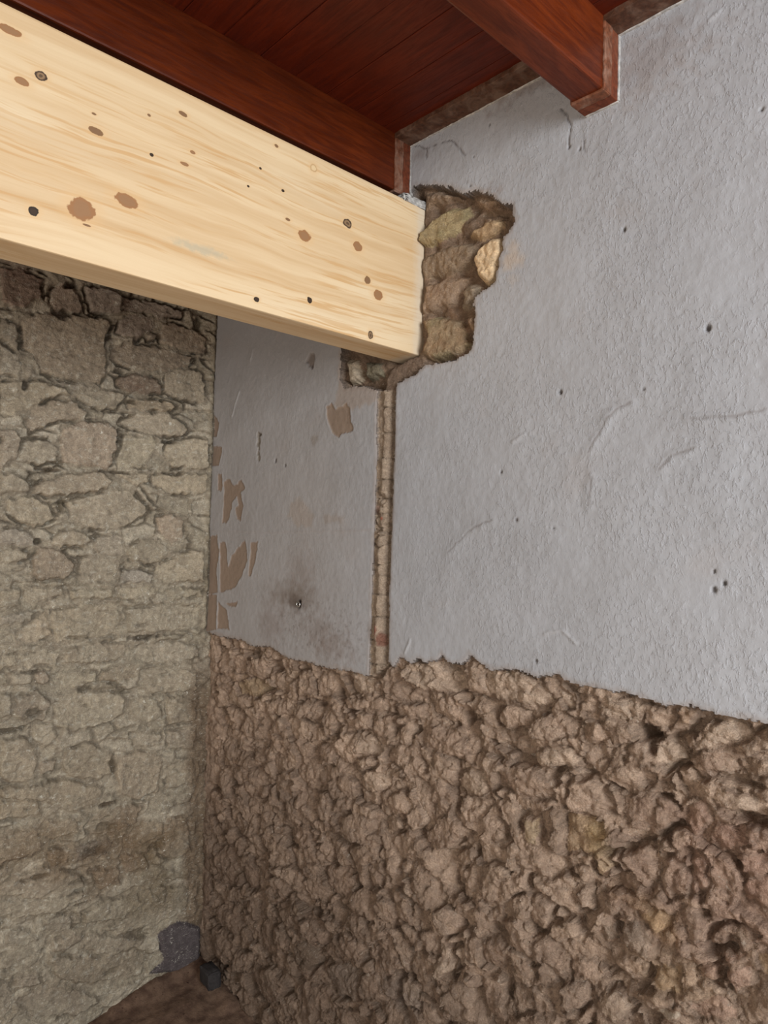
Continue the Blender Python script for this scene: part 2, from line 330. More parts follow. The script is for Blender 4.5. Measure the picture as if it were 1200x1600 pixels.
# ---------------------------------------------------------------- traced stones
A, B, Cc = (0, 380, .3), (0, 800, .3), (0, 1200, 1/3)
LEFT = [
 (A, [(0,120),(120,130),(230,180),(215,280),(130,335),(60,330),(0,300)], (98,72,60)),
 (A, [(255,260),(300,210),(350,195),(400,250),(430,300),(440,360),(290,355),(265,310)], (128,112,98)),
 (A, [(430,215),(560,235),(640,270),(630,360),(600,370),(520,365),(480,355)], (120,108,98)),
 (A, [(650,265),(800,300),(950,345),(955,385),(820,400),(800,370),(650,350)], (120,108,98)),
 (A, [(640,380),(740,365),(800,395),(805,440),(720,500),(600,465)], (122,110,100)),
 (A, [(755,480),(790,460),(830,480),(810,510),(770,510)], (150,138,120)),
 (A, [(840,420),(880,410),(1050,460),(1080,490),(1080,560),(1030,580),(910,545),(835,515)], (165,148,126)),
 (A, [(110,400),(200,370),(400,370),(560,390),(580,430),(545,530),(560,600),(555,680),(520,740),(400,710),(220,680),(180,590),(120,540),(115,470)], (150,135,112)),
 (A, [(0,390),(90,410),(100,480),(100,560),(0,500)], (156,146,124)),
 (A, [(0,510),(110,580),(125,640),(100,690),(0,690)], (164,155,134)),
 (A, [(135,640),(165,640),(190,690),(130,690)], (160,150,130)),
 (A, [(585,540),(700,515),(850,540),(950,570),(1005,590),(990,640),(860,665),(760,665),(640,640),(580,610)], (140,125,104)),
 (A, [(600,700),(700,680),(830,710),(850,780),(760,790),(680,780),(610,740)], (120,98,80)),
 (A, [(860,680),(920,655),(1040,655),(1080,740),(1070,830),(1000,830),(900,800),(850,770)], (168,156,132)),
 (A, [(660,830),(760,805),(880,820),(930,850),(900,880),(780,870),(670,860)], (156,140,112)),
 (A, [(370,780),(520,760),(650,775),(660,800),(600,870),(520,870),(440,830)], (165,155,132)),
 (A, [(255,700),(380,725),(490,750),(480,762),(390,762),(330,745)], (170,160,140)),
 (A, [(0,720),(200,710),(330,750),(370,790),(300,800),(180,850),(60,900),(0,900)], (166,154,128)),
 (A, [(160,860),(280,810),(400,830),(460,880),(440,920),(300,930),(160,985),(140,940)], (150,136,114)),
 (A, [(620,930),(720,880),(870,880),(960,940),(990,985),(930,1010),(800,1000),(680,965)], (174,162,138)),
 (A, [(320,960),(430,925),(560,930),(610,970),(610,1050),(590,1130),(560,1180),(430,1160),(330,1145),(300,1060)], (162,144,122)),
 (A, [(110,1020),(250,1020),(290,1060),(310,1140),(200,1160),(90,1130)], (160,150,128)),
 (A, [(0,970),(80,960),(110,1010),(90,1110),(0,1180)], (150,138,118)),
 (A, [(640,1000),(800,1010),(820,1050),(770,1130),(760,1175),(620,1170),(600,1140),(630,1060)], (170,160,134)),
 (A, [(870,1040),(1000,1010),(1085,1020),(1085,1180),(960,1170),(900,1180),(850,1090)], (172,160,134)),
 (A, [(0,1200),(60,1190),(160,1240),(160,1300),(0,1300)], (160,150,128)),
 (A, [(180,1250),(350,1200),(530,1190),(580,1230),(560,1280),(400,1310),(280,1320),(170,1310)], (158,145,122)),
 (A, [(595,1195),(785,1200),(770,1250),(720,1260),(610,1210)], (178,165,138)),
 (A, [(800,1205),(1080,1195),(1080,1300),(900,1310),(790,1255)], (170,157,130)),
 (A, [(40,1330),(180,1320),(260,1360),(305,1440),(180,1480),(70,1440),(30,1390)], (170,158,132)),
 (A, [(350,1340),(560,1290),(680,1280),(790,1395),(700,1460),(640,1480),(480,1490),(370,1430)], (172,160,136)),
 (A, [(695,1270),(735,1270),(830,1385),(805,1395)], (172,162,140)),
 (A, [(820,1430),(900,1400),(960,1440),(955,1540),(900,1570),(820,1500)], (172,152,128)),
 (A, [(0,1490),(140,1490),(190,1540),(190,1580),(0,1575)], (160,152,136)),
 (B, [(0,200),(100,185),(160,215),(155,240),(90,265),(0,260)], (170,160,136)),
 (B, [(165,250),(200,190),(280,180),(340,215),(400,270),(400,310),(330,350),(200,360),(160,320)], (146,130,108)),
 (B, [(270,160),(320,100),(380,85),(450,120),(490,150),(440,180),(320,180)], (164,152,128)),
 (B, [(450,110),(480,95),(505,115),(480,135)], (182,172,150)),
 (B, [(480,190),(510,120),(640,120),(650,200),(630,230),(500,210)], (166,156,136)),
 (B, [(420,240),(500,225),(630,245),(620,310),(600,360),(430,370),(410,310)], (158,148,126)),
 (B, [(660,190),(740,140),(830,155),(880,200),(850,245),(790,280),(700,260),(655,230)], (160,150,126)),
 (B, [(640,300),(720,295),(800,320),(790,370),(620,370)], (150,146,134)),
 (B, [(820,270),(1000,195),(1060,195),(1060,360),(850,370),(805,335)], (170,158,132)),
 (B, [(620,400),(780,385),(830,400),(800,440),(640,460),(610,440)], (174,164,138)),
 (B, [(870,410),(950,395),(1060,400),(1050,440),(900,455)], (172,162,136)),
 (B, [(360,400),(590,395),(600,450),(380,455)], (168,158,132)),
 (B, [(120,390),(340,390),(340,440),(200,475),(120,440)], (158,146,122)),
 (B, [(0,400),(110,400),(110,480),(0,510)], (160,150,126)),
 (B, [(0,540),(150,510),(200,520),(170,570),(0,590)], (158,150,132)),
 (B, [(80,640),(240,520),(260,560),(265,650),(200,680),(90,680)], (182,166,138)),
 (B, [(275,510),(440,480),(620,480),(640,560),(610,640),(480,660),(300,680),(268,600)], (168,156,130)),
 (B, [(660,500),(850,480),(1040,490),(1050,600),(900,625),(660,625)], (176,166,142)),
 (B, [(100,690),(200,690),(310,740),(300,800),(130,805),(90,760)], (172,162,138)),
 (B, [(0,690),(85,690),(85,800),(0,830)], (162,152,128)),
 (B, [(330,720),(500,680),(660,680),(660,760),(500,790),(340,790)], (166,154,130)),
 (B, [(680,700),(880,670),(1030,690),(1040,760),(820,800),(700,760)], (168,158,136)),
 (B, [(530,830),(640,790),(710,810),(700,860),(600,885),(520,870)], (158,142,116)),
 (B, [(320,840),(500,830),(510,880),(440,900),(330,920)], (168,158,132)),
 (B, [(180,840),(230,820),(270,880),(220,910),(175,890)], (148,132,112)),
 (B, [(730,820),(900,810),(1020,830),(1020,930),(800,950),(720,900)], (166,154,130)),
 (B, [(0,950),(60,950),(60,1050),(0,1060)], (152,144,124)),
 (B, [(80,960),(200,930),(260,1000),(230,1090),(130,1100),(70,1040)], (134,124,106)),
 (B, [(280,1000),(350,940),(560,930),(650,960),(640,1060),(500,1120),(380,1150),(290,1110)], (166,156,132)),
 (B, [(680,960),(820,970),(850,1060),(780,1100),(680,1080)], (160,150,126)),
 (B, [(860,960),(1030,950),(1030,1090),(880,1110),(870,1040)], (160,148,124)),
 (B, [(170,1110),(270,1090),(300,1180),(230,1230),(170,1180)], (172,162,138)),
 (B, [(0,1180),(150,1180),(200,1270),(190,1400),(60,1420),(0,1380)], (160,148,124)),
 (B, [(680,1150),(840,1150),(830,1210),(700,1225)], (166,156,134)),
 (B, [(860,1140),(1020,1130),(1010,1230),(870,1230)], (160,148,126)),
 (B, [(340,1240),(480,1200),(590,1260),(590,1360),(500,1400),(350,1380),(320,1310)], (148,136,112)),
 (B, [(620,1280),(720,1240),(840,1260),(840,1380),(830,1460),(700,1500),(620,1470),(600,1380)], (158,144,120)),
 (B, [(870,1320),(1010,1280),(1010,1420),(860,1440)], (156,144,120)),
 (B, [(210,1300),(290,1290),(290,1350),(210,1370)], (148,130,108)),
 (B, [(0,1440),(180,1420),(340,1390),(470,1420),(540,1440),(500,1520),(400,1550),(200,1510),(0,1500)], (148,136,112)),
 (Cc, [(0,155),(180,155),(200,220),(60,240),(0,240)], (150,136,110)),
 (Cc, [(220,250),(360,230),(380,300),(250,340),(200,310)], (140,122,96)),
 (Cc, [(400,270),(470,200),(600,170),(680,170),(640,260),(550,300),(420,320)], (122,104,80)),
 (Cc, [(570,330),(680,240),(770,260),(760,310),(640,380),(580,380)], (132,112,84)),
 (Cc, [(780,230),(880,230),(900,390),(800,430),(740,400)], (136,118,94)),
 (Cc, [(340,370),(480,330),(540,350),(500,410),(350,440)], (98,90,80)),
 (Cc, [(0,290),(180,290),(200,380),(60,440),(0,470)], (140,122,98)),
 (Cc, [(220,380),(320,370),(330,440),(230,470)], (128,110,86)),
 (Cc, [(570,400),(680,400),(700,470),(580,500)], (124,106,84)),
 (Cc, [(0,560),(60,510),(220,460),(380,500),(400,540),(280,620),(100,610),(0,600)], (150,138,116)),
 (Cc, [(420,480),(560,460),(570,540),(470,570)], (126,108,86)),
 (Cc, [(780,490),(890,470),(880,520),(700,530)], (124,116,92)),
 (Cc, [(0,620),(230,610),(390,565),(380,610),(260,680),(60,720),(0,700)], (152,142,120)),
 (Cc, [(380,680),(480,620),(640,590),(680,640),(580,710),(400,730)], (138,130,108)),
 (Cc, [(700,590),(780,570),(780,620),(700,640)], (146,138,116)),
 (Cc, [(790,560),(890,550),(880,680),(800,660)], (134,126,104)),
 (Cc, [(200,720),(260,680),(340,690),(350,760),(220,780)], (134,126,108)),
 (Cc, [(660,660),(760,640),(790,690),(700,760),(560,790),(480,760)], (144,134,112)),
 (Cc, [(40,760),(130,760),(180,800),(120,850),(40,830)], (142,136,118)),
 (Cc, [(250,810),(360,770),(400,800),(300,870),(240,860)], (148,136,114)),
 (Cc, [(420,780),(600,790),(680,800),(640,850),(500,880),(400,860)], (138,128,108)),
 (Cc, [(0,880),(140,850),(200,880),(140,940),(0,950)], (140,132,112)),
 (Cc, [(230,880),(480,885),(620,855),(700,880),(640,970),(420,1010),(260,990)], (140,128,106)),
 (Cc, [(70,980),(180,960),(200,1020),(70,1040)], (132,122,104)),
 (Cc, [(240,1010),(420,1050),(470,1090),(350,1160),(150,1170),(60,1100)], (132,122,104)),
 (Cc, [(0,1000),(50,1000),(60,1100),(0,1200)], (136,128,110)),
]
CEMENT = crop([(740,780),(790,740),(830,720),(870,720),(905,760),(925,830),(950,930),(870,955),(700,962),(730,930),(770,900),(750,860)], *Cc)
R1, R2, R3, R4 = (300, 980, .3833), (740, 1020, .3833), (300, 1300, .3833), (740, 1280, .3833)
RT, LT, MT, YT, RD = (172,152,135), (190,172,154), (158,138,122), (182,158,126), (172,144,128)
RIGHT = [
 (R1, [(750,210),(790,160),(840,180),(935,235),(930,290),(880,320),(790,285),(755,250)], MT),
 (R1, [(850,190),(900,150),(1000,140),(1060,170),(1110,260),(1040,265),(950,255),(880,230)], LT),
 (R1, [(1110,130),(1160,130),(1200,170),(1200,280),(1120,260)], RT),
 (R1, [(900,420),(960,400),(1060,430),(1110,490),(1080,540),(980,520),(910,490)], MT),
 (R1, [(760,510),(830,480),(900,500),(930,590),(880,610),(760,550)], RT),
 (R1, [(720,370),(800,365),(800,440),(750,460),(715,430)], RT),
 (R1, [(650,550),(700,535),(730,555),(690,580),(660,575)], LT),
 (R1, [(680,600),(790,590),(780,660),(700,680)], LT),
 (R1, [(950,660),(1000,650),(1035,700),(1020,780),(970,780)], MT),
 (R1, [(1080,590),(1170,590),(1190,680),(1090,700),(1050,660)], LT),
 (R1, [(1040,720),(1200,700),(1200,860),(1150,870),(1080,830),(1040,780)], RT),
 (R1, [(920,850),(990,790),(1060,810),(1080,870),(1000,920),(920,910)], MT),
 (R1, [(570,790),(640,760),(740,790),(750,850),(680,890),(620,870)], RT),
 (R1, [(400,680),(470,680),(510,780),(470,800),(410,740)], RT),
 (R1, [(490,690),(540,680),(555,780),(540,820),(510,780)], RT),
 (R1, [(500,1000),(550,970),(610,990),(640,1050),(600,1110),(550,1090)], MT),
 (R1, [(440,1040),(490,1020),(550,1090),(530,1140),(470,1110)], RT),
 (R1, [(1040,1000),(1120,970),(1200,1000),(1200,1160),(1090,1110),(1040,1060)], RT),
 (R1, [(350,830),(430,820),(490,850),(460,900),(370,900)], MT),
 (R1, [(470,900),(530,880),(550,950),(500,960)], RT),
 (R1, [(160,230),(240,210),(290,230),(260,290),(180,280)], (164,146,118)),
 (R1, [(320,200),(370,170),(390,230),(370,275),(330,250)], RT),
 (R1, [(220,110),(290,140),(300,200),(270,220),(215,200)], RT),
 (R1, [(160,120),(200,110),(200,190),(150,180)], RT),
 (R1, [(90,70),(140,90),(150,180),(100,190)], RT),
 (R1, [(410,190),(470,180),(490,260),(420,290)], RT),
 (R1, [(500,160),(550,180),(590,200),(555,280),(500,280)], RT),
 (R1, [(605,200),(660,180),(740,220),(720,270),(620,270)], LT),
 (R1, [(280,310),(370,300),(380,360),(280,350)], RT),
 (R1, [(400,310),(510,320),(510,370),(400,370)], RT),
 (R1, [(600,300),(770,290),(770,350),(620,340)], RT),
 (R1, [(800,325),(920,325),(920,370),(810,365)], RT),
 (R1, [(950,275),(1040,275),(1090,420),(960,360)], RT),
 (R1, [(520,350),(560,330),(570,400),(530,410)], RT),
 (R1, [(600,370),(700,355),(710,420),(600,430)], RT),
 (R1, [(660,440),(710,440),(750,500),(730,535),(650,510)], LT),
 (R1, [(480,490),(550,480),(560,560),(490,570)], RT),
 (R1, [(100,580),(140,570),(145,690),(100,700)], RT),
 (R1, [(150,570),(190,570),(190,650),(150,650)], RT),
 (R1, [(195,590),(260,580),(290,640),(260,690),(200,680)], RT),
 (R1, [(350,620),(400,640),(380,720),(350,710)], RT),
 (R1, [(530,640),(600,610),(650,640),(640,690),(560,710)], RT),
 (R1, [(80,900),(160,890),(180,1000),(130,1060),(80,1030)], MT),
 (R1, [(180,980),(220,970),(250,1040),(230,1090),(180,1060)], MT),
 (R1, [(300,1030),(360,1020),(400,1080),(350,1120),(300,1090)], RT),
 (R1, [(770,860),(880,830),(900,960),(820,960)], RT),
 (R1, [(690,970),(750,970),(760,1060),(690,1080)], MT),
 (R1, [(560,715),(620,700),(640,750),(570,755)], RT),
 (R2, [(0,60),(100,70),(190,80),(280,140),(300,210),(200,220),(50,170),(0,160)], LT),
 (R2, [(320,150),(365,160),(398,225),(370,240)], LT),
 (R2, [(405,180),(495,190),(480,250),(420,230)], RT),
 (R2, [(500,230),(530,190),(640,190),(680,220),(670,290),(560,270)], LT),
 (R2, [(690,230),(780,230),(815,260),(760,320),(690,290)], RT),
 (R2, [(820,240),(860,225),(900,240),(880,290),(830,280)], (176,150,126)),
 (R2, [(960,300),(1040,270),(1110,300),(1100,350),(1020,390),(950,380),(900,400),(910,340)], LT),
 (R2, [(1130,330),(1200,300),(1200,390),(1130,400)], RT),
 (R2, [(80,240),(150,225),(215,250),(220,300),(110,310),(80,290)], RT),
 (R2, [(240,280),(350,250),(420,280),(410,340),(300,370),(230,330)], MT),
 (R2, [(430,300),(540,280),(640,310),(640,350),(560,390),(440,360)], MT),
 (R2, [(610,400),(640,370),(690,370),(715,460),(620,450)], RT),
 (R2, [(730,380),(780,350),(840,400),(850,460),(760,490),(720,450)], LT),
 (R2, [(870,470),(900,410),(1000,395),(1100,410),(1110,480),(960,520),(890,510)], MT),
 (R2, [(220,420),(300,385),(380,400),(420,470),(340,475),(240,465)], LT),
 (R2, [(440,380),(520,385),(540,430),(470,500),(440,460)], RT),
 (R2, [(70,500),(160,470),(260,500),(310,560),(310,610),(200,600),(80,550)], MT),
 (R2, [(300,510),(350,490),(355,530),(310,540)], LT),
 (R2, [(350,640),(370,530),(470,510),(550,590),(550,660),(430,650)], RT),
 (R2, [(505,500),(620,472),(720,505),(700,540),(600,580),(530,530)], RT),
 (R2, [(580,600),(700,580),(780,600),(830,690),(740,760),(600,720)], MT),
 (R2, [(0,650),(60,640),(110,710),(100,770),(30,780),(0,760)], RT),
 (R2, [(190,690),(240,670),(250,780),(210,790)], (172,156,128)),
 (R2, [(350,665),(450,670),(510,700),(510,790),(440,830),(350,820)], YT),
 (R2, [(520,770),(560,750),(620,780),(560,810),(520,815)], (92,80,68)),
 (R2, [(490,850),(530,830),(545,890),(510,930),(485,910)], (170,150,122)),
 (R2, [(570,830),(680,790),(735,835),(720,900),(700,980),(620,920)], MT),
 (R2, [(745,860),(800,830),(845,870),(855,990),(770,1030),(740,960)], RT),
 (R2, [(980,560),(1090,590),(1200,620),(1200,680),(1080,690),(1000,660),(960,600)], LT),
 (R2, [(1120,525),(1200,525),(1200,610),(1120,590)], RT),
 (R2, [(850,650),(920,605),(955,680),(880,755),(840,720)], RD),
 (R2, [(965,720),(1080,705),(1100,800),(980,830),(940,790)], RD),
 (R2, [(1060,850),(1200,830),(1200,900),(1080,920)], RD),
 (R2, [(1100,935),(1200,910),(1200,1060),(1080,1040)], RD),
 (R2, [(180,880),(220,890),(200,970),(120,1000),(90,950)], RT),
 (R2, [(100,1040),(200,995),(280,1040),(290,1096),(100,1096)], RT),
 (R2, [(0,880),(60,900),(70,1000),(30,1060),(0,1040)], RT),
 (R2, [(80,605),(110,590),(160,640),(150,720),(100,680)], RT),
 (R2, [(1110,720),(1200,720),(1200,810),(1130,800)], MT),
 (R2, [(860,810),(940,840),(930,980),(870,1000)], RD),
 (R4, [(90,410),(180,410),(250,590),(160,540)], MT),
 (R4, [(170,330),(240,320),(300,370),(290,460),(230,470),(200,400)], RT),
 (R4, [(230,515),(300,485),(350,560),(340,640),(255,595)], MT),
 (R4, [(230,625),(280,600),(350,645),(300,680),(230,690)], RT),
 (R4, [(530,530),(600,530),(660,580),(690,700),(640,700),(540,620)], RT),
 (R4, [(585,440),(640,420),(720,480),(715,590),(670,575),(595,500)], (138,126,114)),
 (R4, [(720,610),(820,620),(830,740),(720,700)], YT),
 (R4, [(920,490),(1000,435),(1100,450),(1150,490),(1090,555),(920,560)], (112,98,84)),
 (R4, [(980,572),(1090,562),(1080,590),(990,590)], RD),
 (R4, [(660,730),(740,720),(800,760),(750,790),(680,770)], MT),
 (R4, [(700,805),(830,778),(840,810),(740,825)], (205,196,180)),
 (R4, [(850,760),(1000,735),(1060,835),(900,820)], RD),
 (R4, [(990,640),(1090,605),(1120,700),(1040,730)], RD),
 (R4, [(340,695),(440,685),(480,760),(360,800)], RT),
 (R4, [(510,710),(560,705),(640,790),(560,835),(500,800)], LT),
 (R4, [(650,390),(770,395),(780,450),(720,465)], YT),
 (R4, [(10,500),(80,480),(120,560),(80,640),(20,600)], MT),
 (R4, [(0,660),(70,650),(110,700),(100,830),(30,835)], RT),
 (R4, [(130,690),(220,700),(220,800),(150,820)], RT),
 (R4, [(380,600),(460,600),(470,670),(390,670)], MT),
 (R4, [(900,620),(980,605),(980,680),(900,680)], RD),
 (R4, [(1140,575),(1200,565),(1200,650),(1150,650)], YT),
 (R4, [(500,440),(560,430),(578,490),(520,510)], (128,118,106)),
 (R4, [(400,320),(450,300),(470,380),(420,390)], RT),
 (R4, [(68,672),(88,660),(100,690),(75,705)], (215,208,196)),
 (R3, [(300,310),(380,290),(400,360),(390,400),(330,370)], RT),
 (R3, [(310,395),(350,385),(380,450),(350,490),(310,460)], MT),
 (R3, [(250,360),(300,360),(300,540),(260,490)], MT),
 (R3, [(420,370),(510,360),(540,430),(500,475),(430,420)], MT),
 (R3, [(560,430),(615,425),(680,470),(660,560),(600,500)], RT),
 (R3, [(605,360),(660,340),(690,400),(680,460),(625,418)], RT),
 (R3, [(415,465),(460,440),(495,555),(450,580),(415,530)], (104,92,80)),
 (R3, [(530,565),(600,545),(660,600),(650,700),(560,680),(525,605)], (142,130,120)),
 (R3, [(700,480),(780,430),(840,580),(770,600)], MT),
 (R3, [(980,520),(1010,470),(1035,485),(1045,580),(990,600)], LT),
 (R3, [(1045,482),(1090,490),(1090,560),(1060,580)], LT),
 (R3, [(940,575),(985,570),(1010,630),(960,640)], RT),
 (R3, [(910,430),(970,420),(990,465),(930,520)], RT),
 (R3, [(980,330),(1060,320),(1090,400),(1020,440)], RT),
 (R3, [(80,315),(150,305),(190,390),(150,440),(100,400)], MT),
 (R3, [(170,285),(240,295),(230,370),(180,370)], MT),
 (R3, [(20,430),(90,395),(150,460),(140,550),(40,530)], MT),
 (R3, [(160,485),(240,515),(210,570),(160,570)], RT),
 (R3, [(210,585),(320,560),(380,640),(340,700),(220,680)], MT),
 (R3, [(420,625),(540,630),(560,780),(440,783)], MT),
 (R3, [(670,595),(730,595),(770,700),(690,690)], RT),
 (R3, [(830,600),(900,640),(910,740),(840,700)], LT),
 (R3, [(1100,595),(1135,605),(1130,650),(1098,630)], MT),
 (R3, [(30,180),(60,180),(60,300),(20,300)], MT),
]
HB = (500, 230, .306)      # the hacked-open patch round the beam end
PATCH_OUT = crop([(470,200),(590,195),(660,205),(720,240),(790,222),(880,250),(920,290),(975,298),(990,360),(970,420),(935,452),(925,520),(905,600),(890,680),(850,715),(790,760),(780,800),(790,870),(780,960),(770,1030),(700,1080),(620,1100),(540,1112),(470,1165),(395,1205),(386,1240),(300,1240),(210,1215),(125,1230),(100,1180),(108,1060),(120,900),(300,600),(440,330)], *HB)
PATCH = [
 ([(505,215),(570,202),(640,212),(700,247),(620,270),(560,290),(515,308)], (128,110,94)),
 ([(490,480),(500,430),(560,345),(640,295),(720,278),(738,330),(700,380),(640,445),(560,495),(490,505)], (150,136,100)),
 ([(750,245),(800,232),(875,252),(870,288),(770,288)], (148,128,110)),
 ([(770,335),(800,298),(920,302),(930,335),(820,345)], (112,94,78)),
 ([(720,430),(755,392),(830,350),(905,348),(915,372),(870,428),(790,472),(722,450)], (172,146,112)),
 ([(762,570),(800,505),(870,445),(920,442),(928,500),(900,600),(888,665),(830,698),(785,668),(770,620)], (222,196,158)),
 ([(482,560),(540,518),(690,475),(755,470),(780,500),(765,560),(720,615),(620,655),(505,662),(482,620)], (126,110,92)),
 ([(520,685),(680,648),(745,635),(690,720),(660,800),(560,828),(492,850),(505,760)], (138,118,100)),
 ([(695,730),(740,675),(798,692),(788,760),(730,818),(685,815)], (132,120,104)),
 ([(505,880),(560,845),(690,866),(735,960),(755,1000),(700,1055),(560,1088),(492,1080),(530,960)], (138,120,94)),
 ([(725,865),(778,835),(783,900),(768,965),(732,900)], (140,116,94)),
 ([(940,330),(983,335),(978,400),(942,430)], (124,104,86)),
 ([(112,1075),(165,1075),(188,1180),(125,1222)], (172,162,144)),
 ([(195,1080),(300,1095),(290,1165),(215,1190)], (92,94,80)),
]
PLASTER_LOW = [(280,990),(325,988),(345,995),(375,1000),(395,1010),(420,1010),(450,1030),(480,1035),(510,1045),(540,1048),(565,1055),(577,1058),
  (607,1036),(612,1042),(625,1028),(640,1038),(650,1030),(665,1037),(680,1033),(690,1024),(700,1036),(720,1039),(735,1025),(748,1037),(765,1048),(790,1047),(815,1050),(835,1060),
  (870,1055),(890,1068),(920,1073),(950,1078),(975,1085),(1010,1092),(1040,1105),(1070,1104),(1100,1110),(1140,1122),(1180,1128),(1200,1131),(1330,1158)]
GROOVE_L = [(593,585),(591,604),(589,640),(588,730),(585,790),(583,865),(580,940),(577,1030),(576,1075)]
GROOVE_R = [(618,585),(618,604),(617,655),(615,715),(613,790),(610,850),(607,925),(606,985),(605,1030),(604,1075)]

# ---------------------------------------------------------------- wall builder
def split_wall(us, vs, H, COLS, LAB, names, to3d, base, parts, mats, depth, eps_pos=None):
    """one relief, cut into objects by label; names: label -> (name, kind, material); label -1 is the wall's own mesh"""
    N, M = H.shape
    idx = np.arange(N*M).reshape(N, M)
    Q = np.stack([idx[:-1, :-1], idx[:-1, 1:], idx[1:, 1:], idx[1:, :-1]], -1).reshape(-1, 4)
    L = LAB.ravel()[Q]; same = (L == L[:, :1]).all(1)
    lab = np.where(same, L[:, 0], -2)                    # -2: joints and broken edges
    return Q, lab
def extract(Q, sel, V, C, back=None):
    q = Q[sel]; u, inv = np.unique(q, return_inverse=True); f = inv.reshape(-1, 4); v = V[u]; c = C[u]
    if back is not None:                                  # skirt, so that each stone has thickness
        e = np.concatenate([f[:, [0, 1]], f[:, [1, 2]], f[:, [2, 3]], f[:, [3, 0]]])
        key = np.minimum(e[:, 0], e[:, 1])*(len(u)+1)+np.maximum(e[:, 0], e[:, 1])
        _, first, cnt = np.unique(key, return_index=True, return_counts=True)
        be = e[first[cnt == 1]]; rim = np.unique(be); mp = np.full(len(u), -1); mp[rim] = np.arange(len(rim))+len(u)
        v = np.concatenate([v, v[rim]+np.asarray(back)]); c = np.concatenate([c, c[rim]])
        f = np.concatenate([f, np.c_[be[:, 1], be[:, 0], mp[be[:, 0]], mp[be[:, 1]]]])
    return v, f, c

def stone_relief(U, Vv, polys, prof_w, base_rng, tilt_rng, warp_amp, warp_f, k, dome=0.0):
    """signed distances to the traced stones -> nearest stone, its sdf and height above its rim"""
    n = U.size; u, v = U.ravel(), Vv.ravel()
    wu = u+warp_amp*fbm(u, v, warp_f, 3, k); wv = v+warp_amp*fbm(u, v, warp_f, 3, k+5)
    P = np.c_[wu, wv]; s = np.full(n, 1.0); ids = np.full(n, -1, np.int64); top = np.zeros(n)
    order = np.argsort(u, kind='stable')
    for i, pl in enumerate(polys):
        lo, hi = pl.min(0)-.03, pl.max(0)+.03
        m = np.nonzero((wu > lo[0]) & (wu < hi[0]) & (wv > lo[1]) & (wv < hi[1]))[0]
        if not len(m): continue
        d = poly_sdf(P[m], pl); b = d < s[m]; mm = m[b]
        s[mm] = d[b]; ids[mm] = i
        c = pl.mean(0); tu, tv = RNG.uniform(-tilt_rng, tilt_rng, 2)
        top[mm] = RNG.uniform(*base_rng) + tu*(u[mm]-c[0]) + tv*(v[mm]-c[1])
    return s, ids, top

